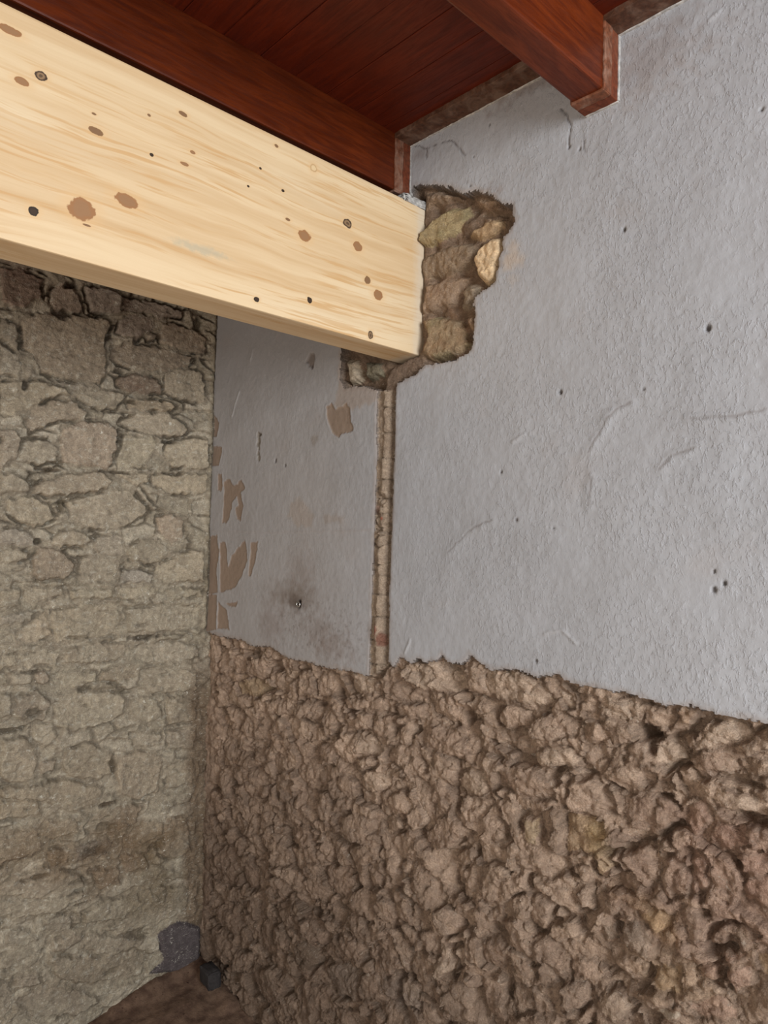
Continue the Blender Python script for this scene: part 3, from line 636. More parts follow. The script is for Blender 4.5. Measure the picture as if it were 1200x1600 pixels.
# ================================================================ setting: plastered wall with the rubble below (plane Y = 0)
def build_right():
    us = grid_axis([(-.03, 1.82, .003), (1.82, 1.90, .006), (1.90, 2.75, .02)])
    vs = grid_axis([(0.0, .04, .008), (.04, 1.42, .003), (1.42, 2.66, .0033)])
    U, Z = np.meshgrid(us, vs); sh = U.shape; u, v = U.ravel(), Z.ravel(); P = np.c_[u, v]; n = len(u)
    # where plaster is missing: low zone, groove, hacked patch (negative inside)
    low = wall_r(PLASTER_LOW); low = np.concatenate([[[-.3, low[0, 1]]], low, [[3.2, 1.36], [3.2, -.3], [-.3, -.3]]])
    gl, gr = wall_r(GROOVE_L), wall_r(GROOVE_R); groove = np.concatenate([gl, gr[::-1]])
    patch = wall_r(PATCH_OUT)
    jag = .0045*fbm(u, v, 55, 3, 3)+.002*noise(u*190, v*190, 8)
    sl = np.full(n, 1.); m = v < 1.6; sl[m] = poly_sdf(P[m], low); sl = sl+jag*1.3
    sg = np.full(n, 1.); m = (u > .75) & (u < 1.0) & (v > 1.1) & (v < 2.1); sg[m] = poly_sdf(P[m], groove); sg = sg+.35*jag
    sp = np.full(n, 1.); m = (u > .4) & (u < 1.5) & (v > 1.85) & (v < 2.6); sp[m] = poly_sdf(P[m], patch); sp = sp+jag*1.2
    smiss = np.minimum(np.minimum(sl, sg), sp); plaster = smiss > 0
    # ---------------- plaster relief and paint
    Hp = .004*fbm(u, v, 2.6, 3, 21)+.0022*fbm(u, v, 9, 4, 22)+.0008*fbm(u, v, 60, 3, 23)
    base = np.array([.338, .336, .346])
    C = np.ones((n, 3))*base
    warm = sstep(1.05, .55, u+.08*fbm(u, v, 3, 3, 20)); C *= (1-warm)[:, None]+warm[:, None]*np.array([.90, .85, .80])  # left side tinted warmer and darker, mostly shade put into the colour
    cl = fbm(u, v, 3.3, 4, 24); C *= (1+.08*cl)[:, None]
    blot = sstep(.25, .6, fbm(u, v, 6, 4, 25)); C = C*(1-.18*blot[:, None])+.18*blot[:, None]*np.array([.32, .27, .24])
    brown = lin(134, 116, 101)
    def px_poly(o, pts): return wall_r(crop(pts, *o))
    O7 = (280, 480, .3626)
    flakes = [[(630,430),(655,410),(670,440),(720,415),(735,430),(740,490),(755,530),(700,545),(685,565),(655,540),(635,480)],
      [(150,460),(170,500),(160,555),(146,560)], [(144,600),(185,600),(170,680),(140,685)], [(165,720),(185,715),(182,790),(165,790)],
      [(190,750),(215,740),(235,770),(270,740),(285,780),(265,800),(275,860),(265,920),(250,915),(240,865),(252,850),(248,812),(228,842),(225,870),(205,930),(185,930),(190,850)],
      [(124,990),(165,980),(170,1060),(160,1130),(165,1230),(108,1240),(118,1100)],
      [(175,1015),(200,1010),(205,1080),(208,1130),(225,1070),(285,1000),(295,1090),(270,1160),(240,1210),(175,1230)],
      [(310,1015),(340,1010),(330,1090),(310,1160),(300,1160)], [(106,1240),(160,1240),(160,1390),(100,1400)],
      [(168,1270),(205,1310),(215,1390),(165,1385)], [(200,1275),(250,1270),(245,1295),(215,1290)]]
    jf = .0075*fbm(u, v*.6, 45, 4, 31)
    def local(pl, pad=.03):
        lo, hi = pl.min(0)-pad, pl.max(0)+pad
        return np.nonzero((u > lo[0]) & (u < hi[0]) & (v > lo[1]) & (v < hi[1]))[0]
    for f in flakes:
        pl = px_poly(O7, f); m = local(pl); d = poly_sdf(P[m], pl)+jf[m]
        w = sstep(.0015, -.0015, d)[:, None]; C[m] = C[m]*(1-w)+w*brown*(1+.06*cl[m][:, None]); Hp[m] -= .0022*w[:, 0]
        Hp[m] += .001*np.exp(-(d/.005)**2)*(d > 0)
    for f, s_, a in (([(480,850),(515,820),(550,860),(580,900),(570,950),(500,940),(465,900)], (150,136,124), .55), ([(620,900),(715,895),(710,925),(630,930)], (142,128,116), .45),
                     ([(690,190),(860,330),(855,410),(740,440),(660,430),(690,330)], (146,126,108), .5)):
        pl = px_poly(O7, f); m = local(pl); w = a*sstep(.008, -.008, poly_sdf(P[m], pl)+2*jf[m])[:, None]
        C[m] = C[m]*(1-w)+w*lin(*s_)
    def blotch(px, ru, rv, col, a, wob=.5, dep=0.0, edge=(1.0, .4)):
        c = wall_r([px])[0]; m = local(np.array([c-[ru*1.8, rv*1.8], c+[ru*1.8, rv*1.8]]), 0)
        d = np.hypot((u[m]-c[0])/ru, (v[m]-c[1])/rv)+wob*fbm(u[m], v[m], 40, 3, 33)
        w = sstep(edge[0], edge[1], d); C[m] = C[m]*(1-a*w[:, None])+a*w[:, None]*lin(*col); Hp[m] -= dep*w
    blotch((458,930), .17, .060, (104,88,74), .60, .45, 0, (1.15, 0)); blotch((460,940), .06, .030, (78,64,54), .65, .5, 0, (1.1, .1)); blotch((425,975), .10, .10, (116,100,92), .40, .7, 0, (1.1, 0))
    blotch((500,985), .15, .06, (112,96,86), .40, .9, 0, (1.1, 0)); blotch((520,1015), .14, .05, (118,102,92), .40, .9, 0, (1.1, 0)); blotch((470,890), .10, .08, (124,108,98), .35, .7, 0, (1.1, 0))
    spk = sstep(.12, .45, fbm(u, v, 75, 3, 35))*sstep(1.1, .2, np.hypot((u-.62)/.34, (v-1.33)/.13)); C = C*(1-.4*spk[:, None])+.4*spk[:, None]*lin(84,70,62)
    blotch((490,685), .02, .025, (130,120,110), .6); blotch((800,405), .035, .05, (186,160,130), .4, .7, 0, (1.1, .1))
    blotch((760,310), .05, .03, (120,100,86), .4, .9, 0, (1.1, .2)); blotch((660,240), .06, .02, (112,100,92), .4, .8, 0, (1.1, .1))
    blotch((830,130), .16, .035, (116,100,92), .55, .9, 0, (1.1, .1)); blotch((1010,95), .15, .10, (132,118,110), .4, .9, 0, (1.1, .1))
    blotch((485,562), .022, .030, (112,100,92), .85, .5, .006, (1.0, .6)); blotch((487,572), .010, .012, (78,66,58), .8, .3, .004)
    for z_ in range(6): blotch((403+z_ % 2, 680+z_*7), .010, .011, (112,102,88), .8, .7, .004, (1.0, .6))
    blotch((406,679), .016, .008, (84,72,62), .9, .5, .004)
    for px, r_, dp in (((1105,512), .007, .010), ((875,612), .005, .006), ((975,358), .005, .006), ((1190,170), .006, .008), ((1115,893), .004, .006), ((1131,912), .005, .007),
                       ((1115,921), .006, .006), ((783,738), .005, .005), ((430,720), .008, .006), ((445,727), .006, .004), ((467,944), .014, .010), ((838,1033), .004, .004), ((1006,225*0+608), .003, .003),
                       ((765,195), .004, .004), ((740,245), .003, .004), ((888,228), .004, .006), ((905,232), .004, .006), ((730,285), .003, .004), ((735,290), .004, .004), ((866,825), .003, .004),
                       ((808,813), .003, .003), ((588,795), .012, .008)):
        blotch(px, r_*.95, r_*1.15, (66,57,52), .85, .7, dp*.8, (1.0, .4))
    def crack(pts, w, dp, col=(70,60,56), a=.8, ridge=0.0):
        L = wall_r(pts); m = local(L, .03); d = seg_dist(P[m]+.004*np.c_[fbm(u[m], v[m], 45, 2, 41), fbm(u[m], v[m], 45, 2, 42)], L)
        g = np.exp(-(d/w)**2); C[m] = C[m]*(1-a*g[:, None])+a*g[:, None]*lin(*col); Hp[m] += -dp*g+ridge*np.exp(-(d/.012)**2)
    crack([(648,228),(668,232),(690,222),(707,220),(717,232),(727,243)], .0014, .002); crack([(668,232),(667,250)], .0012, .002)
    crack([(873,170),(886,178),(890,195),(886,232)], .0016, .003); crack([(911,208),(913,235)], .0012, .002)
    for pts in ([(948,652),(940,672),(928,690),(920,704)], [(985,628),(965,640),(950,652)], [(925,745),(920,790)], [(1030,733),(1050,712),(1085,700)], [(1080,655),(1150,650),(1195,640)], [(700,862),(740,825),(770,812)]):
        crack(pts, .0022, .0012, (112,104,100), .55, .0018)
    for pts in ([(900,1005),(880,985),(850,990)], [(820,680),(800,690)], [(395,545),(391,565)], [(374,612),(362,650)], [(1110,30),(1122,20)], [(640,1000),(632,1020)]):
        crack(pts, .003, -.0025, (178,176,176), .3)
    crack([(330,830),(420,832),(582,828)], .0025, -.001, (150,142,138), .5)
    # dirty edge next to the breaks
    e = sstep(.016, 0, smiss+.008*fbm(u, v, 30, 3, 44)); C = C*(1-.4*e[:, None])+.4*e[:, None]*lin(136,118,104)
    Hp -= .0022*sstep(.006, 0, smiss)
    # ---------------- rubble
    cols = [lin(*c) for _, _, c in RIGHT]; polys = [wall_r(crop(p, *o)) for o, p, _ in RIGHT]
    npoly = len(polys)
    s, ids, top = stone_relief(U, Z, polys, .02, (-.018, .003), .22, .012, 26, 50)
    # fill between the traced stones with smaller ones
    wu = u+.020*fbm(u, v, 17, 4, 60); wv = v+.020*fbm(u, v, 17, 4, 61)
    WA = worley(wu, wv, .125, .088, 71, .95); WB = worley(wu, wv, .062, .056, 72, .95)
    szm = (fbm(u, v, 5, 2, 58)+.35*sstep(.9, .1, u)-.12) > 0
    f1, f2, dx, dy, ci = [np.where(szm, b_, a_) for a_, b_ in zip(WA, WB)]; ci = ci+np.where(szm, 7000000, 0); crad = np.where(szm, .030, .052)
    sw = -(f2-f1)*.5*.070
    fill = (s > .003)
    sw = np.maximum(sw, -(s-.003)); 
    rr = lambda kk: hash2(ci, ci*0+3, kk)
    topw = -.020+.020*rr(1)+(rr(2)-.5)*.5*dx+(rr(3)-.5)*.5*dy
    lab = np.where(s < -.002, ids, -2)
    usew = fill & (sw < -.003)
    uq, inv = np.unique(ci[usew], return_inverse=True)
    lab[usew] = npoly+inv
    S = np.where(fill, sw, s); T = np.where(fill, topw, top)
    prof = np.clip(-S/.007, 0, 1)**.8
    pcn = np.array([p_.mean(0) for p_ in polys]); prd = np.array([.5*math.sqrt(np.prod(p_.max(0)-p_.min(0))) for p_ in polys])
    k0 = np.clip(ids, 0, None); sid = np.where(fill, ci+5000, k0); dU = np.where(fill, dx, u-pcn[k0, 0]); dV = np.where(fill, dy, v-pcn[k0, 1]); rd_ = np.where(fill, crad, prd[k0])
    wj = .007*fbm(u, v, 45, 3, 64); wk = .007*fbm(u, v, 45, 3, 65)
    big = chips(sid, dU+1.6*wj, dV+1.6*wk, rd_, 400, 5, .10, .75, .10, 1.0)
    big = np.maximum(big, -.022)
    fc = worley(u+wj, v+wk, .036, .031, 81, .95); h3 = lambda kk: hash2(fc[4], fc[4]*0+5, kk)
    facet = (h3(1)-.5)*.009+(h3(2)-.5)*.35*fc[2]+(h3(3)-.5)*.35*fc[3]+chips(fc[4], fc[2], fc[3], .016, 500, 4, .2, .8, .1, .7)
    fd = worley(u+.5*wk, v+.5*wj, .016, .014, 91, .95); h4 = lambda kk: hash2(fd[4], fd[4]*0+7, kk)
    facet2 = (h4(1)-.5)*.004+(h4(2)-.5)*.5*fd[2]+(h4(3)-.5)*.5*fd[3]+chips(fd[4], fd[2], fd[3], .008, 600, 4, .2, .8, .2, .8)
    sel_ = sstep(-.25, .25, fbm(u, v, 7, 3, 59))
    deep = .001+.034*sstep(.12, .5, fbm(u, v, 12, 3, 66))
    # dark voids between some stones
    rd = np.abs(fbm(u, v, 42, 4, 62)); rough = .004*fbm(u, v, 20, 3, 67)-.0055*rd+.0030*fbm(u, v, 95, 3, 68)+.0012*noise(u*220, v*220, 63)
    Hr = -.002-deep*(1-prof)+T+big*(1-.35*sel_)+facet*(.40+.60*sel_)+facet2*.50+rough*.9
    cnr = sstep(.06, .015, u); Hr = Hr*(1-.7*cnr)+.7*cnr*(-.012+.5*rough)
    for px, ru, rv, dp in (((383,1025), .03, .020, .04), ((424,1040), .035, .02, .04), ((418,1078), .035, .016, .045), ((333,1082), .03, .010, .04), ((344,1112), .03, .012, .04), ((640,1138), .012, .018, .035),
                           ((714,1089), .02, .016, .03), ((720,1120), .014, .025, .03), ((1002,1150), .018, .016, .045), ((1010,1160), .010, .03, .03), ((940,1330), .030, .012, .05), ((925,1358), .016, .014, .05), ((955,1360), .012, .014, .05),
                           ((863,1215), .014, .022, .04), ((820,1380), .010, .020, .045), ((1145,1222), .05, .010, .03), ((1170,1285), .05, .012, .035), ((1140,1490), .02, .022, .015), ((1100,1495), .04, .012, .015), ((1005,1530), .008, .02, .04),
                           ((830,1525), .008, .014, .045), ((703,1265), .012, .02, .035), ((735,1335), .008, .02, .035), ((773,1455), .02, .015, .03), ((548,1380), .012, .03, .035), ((563,1440), .012, .02, .03), ((510,1350), .016, .02, .03)):
        c = wall_r([px])[0]; m = local(np.array([c-[ru*2, rv*2], c+[ru*2, rv*2]]), 0)
        d = np.hypot((u[m]-c[0])/ru, (v[m]-c[1])/rv)+.4*fbm(u[m], v[m], 45, 2, 69)
        Hr[m] -= dp*sstep(1.1, .5, d)*np.where(np.isin(lab[m], (73,)), .0, 1)
    Hr += .006*sstep(.05, 0, np.abs(sl))*sstep(.0, .3, fbm(u, v, 24, 3, 70)+.2)
    Cr = np.ones((n, 3))*lin(158,138,121)
    cv = np.array(cols); mk = (lab >= 0) & (lab < npoly); Cr[mk] = cv[lab[mk]]
    kk = rr(5)[:, None]; mk = lab >= npoly; Cr[mk] = ((lin(158,138,121)*(1-kk)+lin(184,164,146)*kk))[mk]
    Cr = (.6*Cr+.4*lin(172,152,134))*np.array([1.27, 1.215, 1.185]); Cr *= (1+.10*(rr(6)-.5))[:, None]*(1+.22*fbm(u, v, 20, 4, 72))[:, None]*(1+.14*(h3(6)-.5))[:, None]
    jn = lab < 0; Cr[jn] *= .88
    proud_lit = sstep(-.010, .006, Hr)[:, None]; Cr = Cr*(1-.16*proud_lit)+.16*proud_lit*lin(196,178,158)      # proud faces painted lighter, light put in by relief height
    def stain(px, ru, rv, col, a):
        c = wall_r([px])[0]; d = np.hypot((u-c[0])/ru, (v-c[1])/rv)+.8*fbm(u, v, 14, 4, 73)
        w = a*sstep(1.1, .2, d)[:, None]; Cr[:] = Cr*(1-w)+w*lin(*col)
    stain((1150,1370), .20, .16, (162,128,112), .45); stain((1050,1440), .22, .10, (156,128,112), .4); stain((925,1320), .03, .05, (206,176,128), .45); stain((1015,1440), .05, .035, (192,156,110), .4)
    stain((1060,1540), .10, .05, (176,146,112), .3); stain((620,1560), .10, .05, (150,140,134), .4); stain((960,1400), .07, .03, (176,146,122), .4)
    low_shade = sstep(1.12, .45, v+.32*fbm(u, v, 4, 4, 74)+.18*sstep(.3, 1.6, u)); Cr *= (1-.42*low_shade)[:, None]*np.ones(3); Cr = Cr*(1-.1*low_shade[:, None])+.1*low_shade[:, None]*lin(96,72,56)   # painted shade: rubble goes darker and browner toward the lower left
    # ---------------- groove
    ing = (sg < 0) & (sl > 0) & (sp > .0)
    zq = np.interp(v, gl[::-1, 1], gl[::-1, 0]); zr = np.interp(v, gr[::-1, 1], gr[::-1, 0]); t = np.clip((u-zq)/np.maximum(zr-zq, .01), 0, 1)
    cb = worley(u*0+.5+.25*fbm(u, v, 20, 2, 75), v, 1.0, .055, 77, .8); hb = lambda kk: hash2(cb[4], cb[4]*0+9, kk)
    Hg = -.005-.013*sstep(.55, .85, t+.10*fbm(u, v, 16, 3, 76))+.006*np.exp(-((t-.42)/.18)**2)*(1+hb(2))-.004*np.exp(-((t-.25)/.06)**2)+.006*fbm(u, v, 40, 4, 78)-.010*sstep(.06, .0, cb[1]-cb[0])+(hb(1)-.5)*.008
    m_ = (v > 1.62) & (v < 1.73); Hg[m_] -= .010*sstep(0, .3, fbm(u[m_], v[m_], 35, 2, 79))
    Cg = (lin(186,166,146)*(1+.18*fbm(u, v, 50, 4, 80)[:, None])); Cg = np.where((t > .64)[:, None], Cg*.78, Cg)  # right strip of the groove painted darker as shade
    bl = sstep(.25, .5, fbm(u, v, 30, 3, 83))[:, None]; Cg = Cg*(1-.4*bl)+.4*bl*lin(200,186,168)
    gpx = [((590,800), .010, .008, (186,92,76)), ((595,810), .008, .006, (196,108,84)), ((587,795), .012, .012, (206,178,164)), ((588,985), .010, .02, (150,78,62)), ((595,1000), .016, .02, (140,92,76)), ((609,800), .010, .02, (214,198,178))]
    for px, ru, rv, col in gpx:
        c = wall_r([px])[0]; d = np.hypot((u-c[0])/ru, (v-c[1])/rv)+.4*fbm(u, v, 60, 2, 84); w = .8*sstep(1.1, .6, d)[:, None]; Cg = Cg*(1-w)+w*lin(*col)
    # ---------------- hacked patch round the beam end
    pp = [wall_r(crop(p, *HB)) for p, _ in PATCH]; pc = [lin(*c) for _, c in PATCH]
    s2, id2, top2 = stone_relief(U, Z, pp, .02, (-.014, -.001), .22, .008, 34, 90)
    top2 = np.where(id2 == 3, -.045, top2); top2 = np.where(id2 == 5, .002, top2); top2 = np.where(id2 == 11, -.03, top2); top2 = np.where(id2 == 4, -.012, top2)
    pr2 = np.clip(-s2/.017, 0, 1); pr2 = pr2*(2-pr2)*.6+.4*np.clip(-s2/.012, 0, 1)
    Hh = -.036*(1-pr2)+pr2*top2-.002+.004*fbm(u, v, 26, 4, 92)+.004*fbm(u, v, 75, 4, 93)+.3*facet2+.12*facet
    Hh += .016*sstep(-.2, .4, fbm(u, v, 15, 2, 94))*(1-pr2)
    nb = sstep(.06, .02, u-BX1)*(u > BX1)*(v > BZ0); Hh = np.where(nb > 0, np.maximum(Hh, -.022*nb-.05*(1-nb)), Hh); Hh = np.minimum(Hh, .004)
    c = wall_r(crop([(775,540)], *HB))[0]; Hh -= .03*sstep(1.1, .5, np.hypot((u-c[0])/.016, (v-c[1])/.028)+.3*fbm(u, v, 40, 2, 95))*(pr2 < .75)
    Ch = np.ones((n, 3))*lin(150,128,108)
    mk = (s2 < -.002) & (id2 >= 0); Ch *= (1-.35*sstep(.004, -.006, -np.abs(s2)))[:, None]; Ch[mk] = .30*lin(164,146,124)+.85*np.array(pc)[id2[mk]]
    Ch *= np.array([1.36, 1.33, 1.33]); Ch *= (1+.25*fbm(u, v, 28, 4, 96))[:, None]
    gm = sstep(.05, .4, fbm(u, v, 18, 3, 97))[:, None]*np.isin(id2, (1, 9))[:, None]*mk[:, None]; Ch = Ch*(1-.45*gm)+.45*gm*lin(158,150,116)
    om = sstep(.0, .4, fbm(u, v, 22, 3, 98))[:, None]*np.isin(id2, (7, 9, 10))[:, None]; Ch = Ch*(1-.3*om)+.3*om*lin(160,120,88)
    pocket = (u > BX0-.012) & (u < BX1+.004+.006*fbm(u, v, 20, 2, 99)) & (v > BZ0-.004) & (v < BZ1+.03)
    Hh = np.where(pocket, -.13, Hh)
    # mortar bridge running from the patch down to the groove
    br = wall_r(crop([(500,1085),(420,1125),(360,1160),(340,1230)], *HB)); db = seg_dist(P, br); w = sstep(.035, .012, db+.008*fbm(u, v, 30, 3, 101)); Hh = np.where(pocket, Hh, Hh*(1-w)+w*(-.010+.004*fbm(u, v, 50, 3, 102)))
    Ch = Ch*(1-.7*w[:, None])+.7*w[:, None]*lin(150,130,114)
    # ---------------- merge
    inp = (sp < 0) & ~plaster
    H = np.where(plaster, Hp, np.where(inp, Hh, np.where(ing, Hg, Hr)))
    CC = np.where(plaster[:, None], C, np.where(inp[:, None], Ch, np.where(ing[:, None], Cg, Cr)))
    NP = 100000
    LAB = np.where(plaster, -1, np.where(inp, np.where((s2 < -.003) & ~pocket, NP+id2, -3), np.where(ing, -4, lab)))
    # smooth the outline of the plaster by moving its rim vertices onto the break line
    S2 = smiss.reshape(sh); gv, gu = np.gradient(S2, vs, us); g2 = np.maximum(gu*gu+gv*gv, .3)
    mv = (np.abs(S2) < .0019); ou = np.where(mv, -S2*gu/g2, 0).ravel(); ov = np.where(mv, -S2*gv/g2, 0).ravel()
    ou = np.clip(ou, -.0014, .0014); ov = np.clip(ov, -.0014, .0014)
    VV = np.c_[u+ou, -H, v+ov]
    idx = np.arange(n).reshape(sh); Q = np.stack([idx[:-1, :-1], idx[:-1, 1:], idx[1:, 1:], idx[1:, :-1]], -1).reshape(-1, 4)
    L = LAB[Q]; ql = np.where((L == L[:, :1]).all(1), L[:, 0], -2)
    # groove quads touching plaster or patch are its broken sides
    v_, f_, c_ = extract(Q, ql == -1, VV, CC)
    wall = link('wall_right', mesh_np('wall_right', v_, f_, c_, M_plaster))
    tag(wall, 'grey painted plaster wall hacked back to rubble along its foot', None, None, 'structure')
    # masonry core behind the finish
    bm = bmesh.new(); add_box(bm, (-.03, .14, 0), (2.75, .30, 2.66)); bm_obj('masonry_core', bm, M_rubble, wall)
    cnt = {int(k): int(c) for k, c in zip(*np.unique(ql[ql >= 0], return_counts=True))}
    view = (u > .0) & (u < 1.80)
    vis = {int(k): int(c) for k, c in zip(*np.unique(ql[(ql >= 0) & view[Q[:, 0]]], return_counts=True))}
    keep = sorted([k for k in vis if vis[k] >= 12], key=lambda k: -vis[k])[:299]
    keep = set(keep)
    rest = ~np.isin(ql, list(keep)+[-1, -4])
    v_, f_, c_ = extract(Q, rest, VV, CC)
    tag(link('rubble_mortar', mesh_np('rubble_mortar', v_, f_, c_, M_rubble), wall), 'crumbled earth mortar and small rubble between the stones', None, None, 'stuff')
    v_, f_, c_ = extract(Q, ql == -4, VV, CC)
    link('chased_groove', mesh_np('chased_groove', v_, f_, c_, M_rubble), wall)['label'] = 'narrow vertical chase cut through the plaster'
    order = np.argsort(ql, kind='stable'); sq = ql[order]; st = np.searchsorted(sq, sorted(keep), 'left'); en = np.searchsorted(sq, sorted(keep), 'right')
    for k, a, b in zip(sorted(keep), st, en):
        v_, f_, c_ = extract(Q, order[a:b], VV, CC, (0, .025, 0)); ctr = v_.mean(0)
        link('stone', mesh_np('stone', v_-ctr, f_, c_, M_rubble), wall, ctr)
    return wall

# ================================================================ setting: rubble stone wall (plane X = 0)
def build_left():
    us = grid_axis([(-1.7, -.78, .010), (-.78, 0.06, .0028)])
    vs = grid_axis([(0.0, .06, .01), (.06, 2.40, .003), (2.40, 2.66, .012)])
    U, Z = np.meshgrid(us, vs); sh = U.shape; u, v = U.ravel(), Z.ravel(); n = len(u); P = np.c_[u, v]
    polys = [wall_l(crop(p, *o)) for o, p, _ in LEFT]; cols = np.array([lin(*c) for _, _, c in LEFT]); cols[:5] *= 1.5; cols = (.5*cols+.5*lin(164,152,132))*np.array([1.28, 1.285, 1.36]); npoly = len(polys)
    s, ids, top = stone_relief(U, Z, polys, .01, (-.003, .008), .10, .011, 34, 150)
    wu = u+.012*fbm(u, v, 20, 3, 160); wv = v+.008*fbm(u, v, 20, 3, 161)
    f1, f2, dx, dy, ci = worley(wu, wv, .10, .052, 171, .85)
    fill = s > .0025
    sw = np.maximum(-(f2-f1)*.5*.07, -(s-.0025)); rr = lambda kk: hash2(ci, ci*0+3, kk)
    topw = -.008+.010*rr(1)+(rr(2)-.5)*.16*dx+(rr(3)-.5)*.16*dy
    lab = np.where(s < -.0015, ids, -2)
    usew = fill & (sw < -.004); uq, inv = np.unique(ci[usew], return_inverse=True); lab[usew] = npoly+inv
    S = np.where(fill, sw, s); T = np.where(fill, topw, top)
    prof = np.clip(-S/.0065, 0, 1)**.75
    washed = sstep(1.75, 1.35, v+.25*fbm(u, v, 5, 3, 162))            # lower down the joints are flushed over with mortar
    jn = sstep(-.12, .22, fbm(u, v, 10, 4, 163)); jd = (.019-.011*washed)*(.12+1.1*jn)
    H = -jd*(1-prof)+prof*T+.0042*fbm(u, v*1.5, 18, 4, 164)+.0030*fbm(u, v*1.6, 70, 4, 165)-.0032*np.abs(fbm(u, v*1.8, 30, 4, 151))+.010*fbm(u, v, 4, 2, 166)
    fc = worley(u, v, .05, .026, 181, .9); h3 = lambda kk: hash2(fc[4], fc[4]*0+5, kk)
    H += ((h3(1)-.5)*.0035+(h3(2)-.5)*.14*fc[2]+(h3(3)-.5)*.18*fc[3])*(.5+.5*washed)
    C = np.ones((n, 3))*lin(163,152,134)
    mk = (lab >= 0) & (lab < npoly); C[mk] = cols[lab[mk]]
    kk = rr(5)[:, None]; mk = lab >= npoly; C[mk] = (lin(156,146,128)*(1-kk)+lin(184,174,156)*kk)[mk]
    mk = lab < npoly; C[(lab < 0)] *= 1.12; C[lab >= npoly] *= 1.18; C *= (1+.26*fbm(u, v, 14, 4, 167))[:, None]
    wash = (.45*washed*sstep(-.2, .35, fbm(u, v, 9, 4, 168)))[:, None]; C = C*(1-wash)+wash*lin(178,169,150)
    jm = (sstep(.3, -.6, prof*2-1)*(.15+.85*jn)*(1-.6*washed))[:, None]; C = C*(1-.68*jm)+.68*jm*lin(96,84,67)
    wf = sstep(.22, .42, fbm(u, v*1.4, 46, 4, 152))[:, None]; C = C*(1-.5*wf)+.5*wf*lin(214,208,192); df = sstep(.25, .45, fbm(u, v*1.5, 30, 4, 153))[:, None]; C = C*(1-.4*df)+.4*df*lin(116,104,86)
    for px, ru, rv, dp, col in (((225,996), .062, .010, .012, (92,84,72)), ((45,1050), .04, .008, .010, (98,88,74)), ((130,1077), .03, .012, .008, (88,80,68)), ((20,1142), .04, .010, .012, (88,78,64)), ((178,1195), .010, .03, .012, (100,86,68)),
                                ((165,1258), .04, .010, .012, (84,66,48)), ((245,1320), .035, .018, .010, (88,76,60)), ((150,1330), .05, .018, .006, (84,78,70)), ((50,1115), .03, .02, .008, (96,88,76)), ((60,1370), .05, .008, .01, (90,74,56)), ((128,1412), .03, .006, .01, (80,66,50)),
                                ((62,846), .012, .012, .018, (80,72,56)), ((95,790), .018, .025, .014, (100,88,70)), ((185,580), .022, .012, .014, (84,74,60)), ((75,733), .04, .006, .014, (96,80,62)), ((180,738), .05, .005, .014, (84,70,54)), ((40,600), .01, .016, .016, (70,62,54)),
                                ((186,680), .006, .022, .018, (60,50,40)), ((265,690), .03, .005, .014, (64,56,46)), ((205,628), .016, .010, .012, (96,84,66)), ((100,490), .03, .02, .012, (80,66,54)), ((110,445), .02, .012, .016, (60,48,40)), ((240,425), .04, .008, .014, (84,74,64)), ((310,505), .02, .03, .012, (92,84,66))):
        c = wall_l([px])[0]; d = np.hypot((u-c[0])/ru, (v-c[1])/rv)+.9*fbm(u, v, 32, 3, 169); w = sstep(1.15, .45, d); H -= dp*w; C = C*(1-.75*w[:, None])+.75*w[:, None]*lin(*col)
    for px, ru, rv, col, a in (((30,420), .10, .06, (130,104,92), .4), ((215,605), .05, .025, (128,100,82), .4), ((190,1330), .22, .13, (122,98,72), .60), ((60,1330), .20, .10, (126,104,78), .45), ((240,1370), .12, .16, (124,107,82), .5), ((150,1520), .30, .06, (116,104,86), .3),
                               ((150,480), .3, .05, (136,122,106), .15), ((250,455), .2, .05, (132,119,106), .15)):
        c = wall_l([px])[0]; d = np.hypot((u-c[0])/ru, (v-c[1])/rv)+.8*fbm(u, v, 9, 4, 170); w = a*sstep(1.15, .15, d)[:, None]; C = C*(1-w)+w*lin(*col)
    ck = sstep(.30, .42, fbm(u*.45, v*1.7, 17, 4, 154))*washed*sstep(-.1, .2, fbm(u, v, 6, 2, 155)); H -= .007*ck; C = C*(1-.5*ck[:, None])+.5*ck[:, None]*lin(96,84,66)
    # earth-brown band next to the corner, lower half
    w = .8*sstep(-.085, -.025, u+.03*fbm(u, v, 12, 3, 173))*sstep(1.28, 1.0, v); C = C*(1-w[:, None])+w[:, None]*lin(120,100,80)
    # ragged mortar lip against the plastered wall, above
    lip = sstep(-.022, -.008, u+.008*fbm(u, v, 18, 3, 174))*sstep(1.22, 1.34, v); edge_ = sstep(-.0075, -.003, u+.003*noise(v*30, v*0, 157))*sstep(1.22, 1.30, v); H = H-.008*edge_; C = C*(1-.7*edge_[:, None])+.7*edge_[:, None]*lin(70,60,50); H = H*(1-.7*lip)+.7*lip*(.002+.004*fbm(u, v, 30, 3, 175)); H = H+.014*sstep(1.3, 1.2, v)*sstep(-.06, .0, u)*fbm(u, v, 14, 4, 156)
    lp = (.5*lip*(1-edge_))[:, None]; C = C*(1-lp)+lp*lin(140,128,106)
    cem = wall_l(CEMENT); cem[:, 0] = np.where(cem[:, 0] > -.03, .012, cem[:, 0]); m = v < .5; sc = np.full(n, 1.); sc[m] = poly_sdf(P[m], cem); sc += .004*fbm(u, v, 40, 3, 176)
    inc = sc < 0; H = np.where(inc, .010*sstep(0, -.012, sc)+.0012*fbm(u, v, 50, 3, 177), H); C[inc] = (lin(100,92,93)*(1+.1*fbm(u, v, 25, 4, 178)[:, None]))[inc]
    LAB = np.where(inc, 200000, lab)
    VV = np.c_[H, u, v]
    idx = np.arange(n).reshape(sh); Q = np.stack([idx[:-1, :-1], idx[:-1, 1:], idx[1:, 1:], idx[1:, :-1]], -1).reshape(-1, 4)
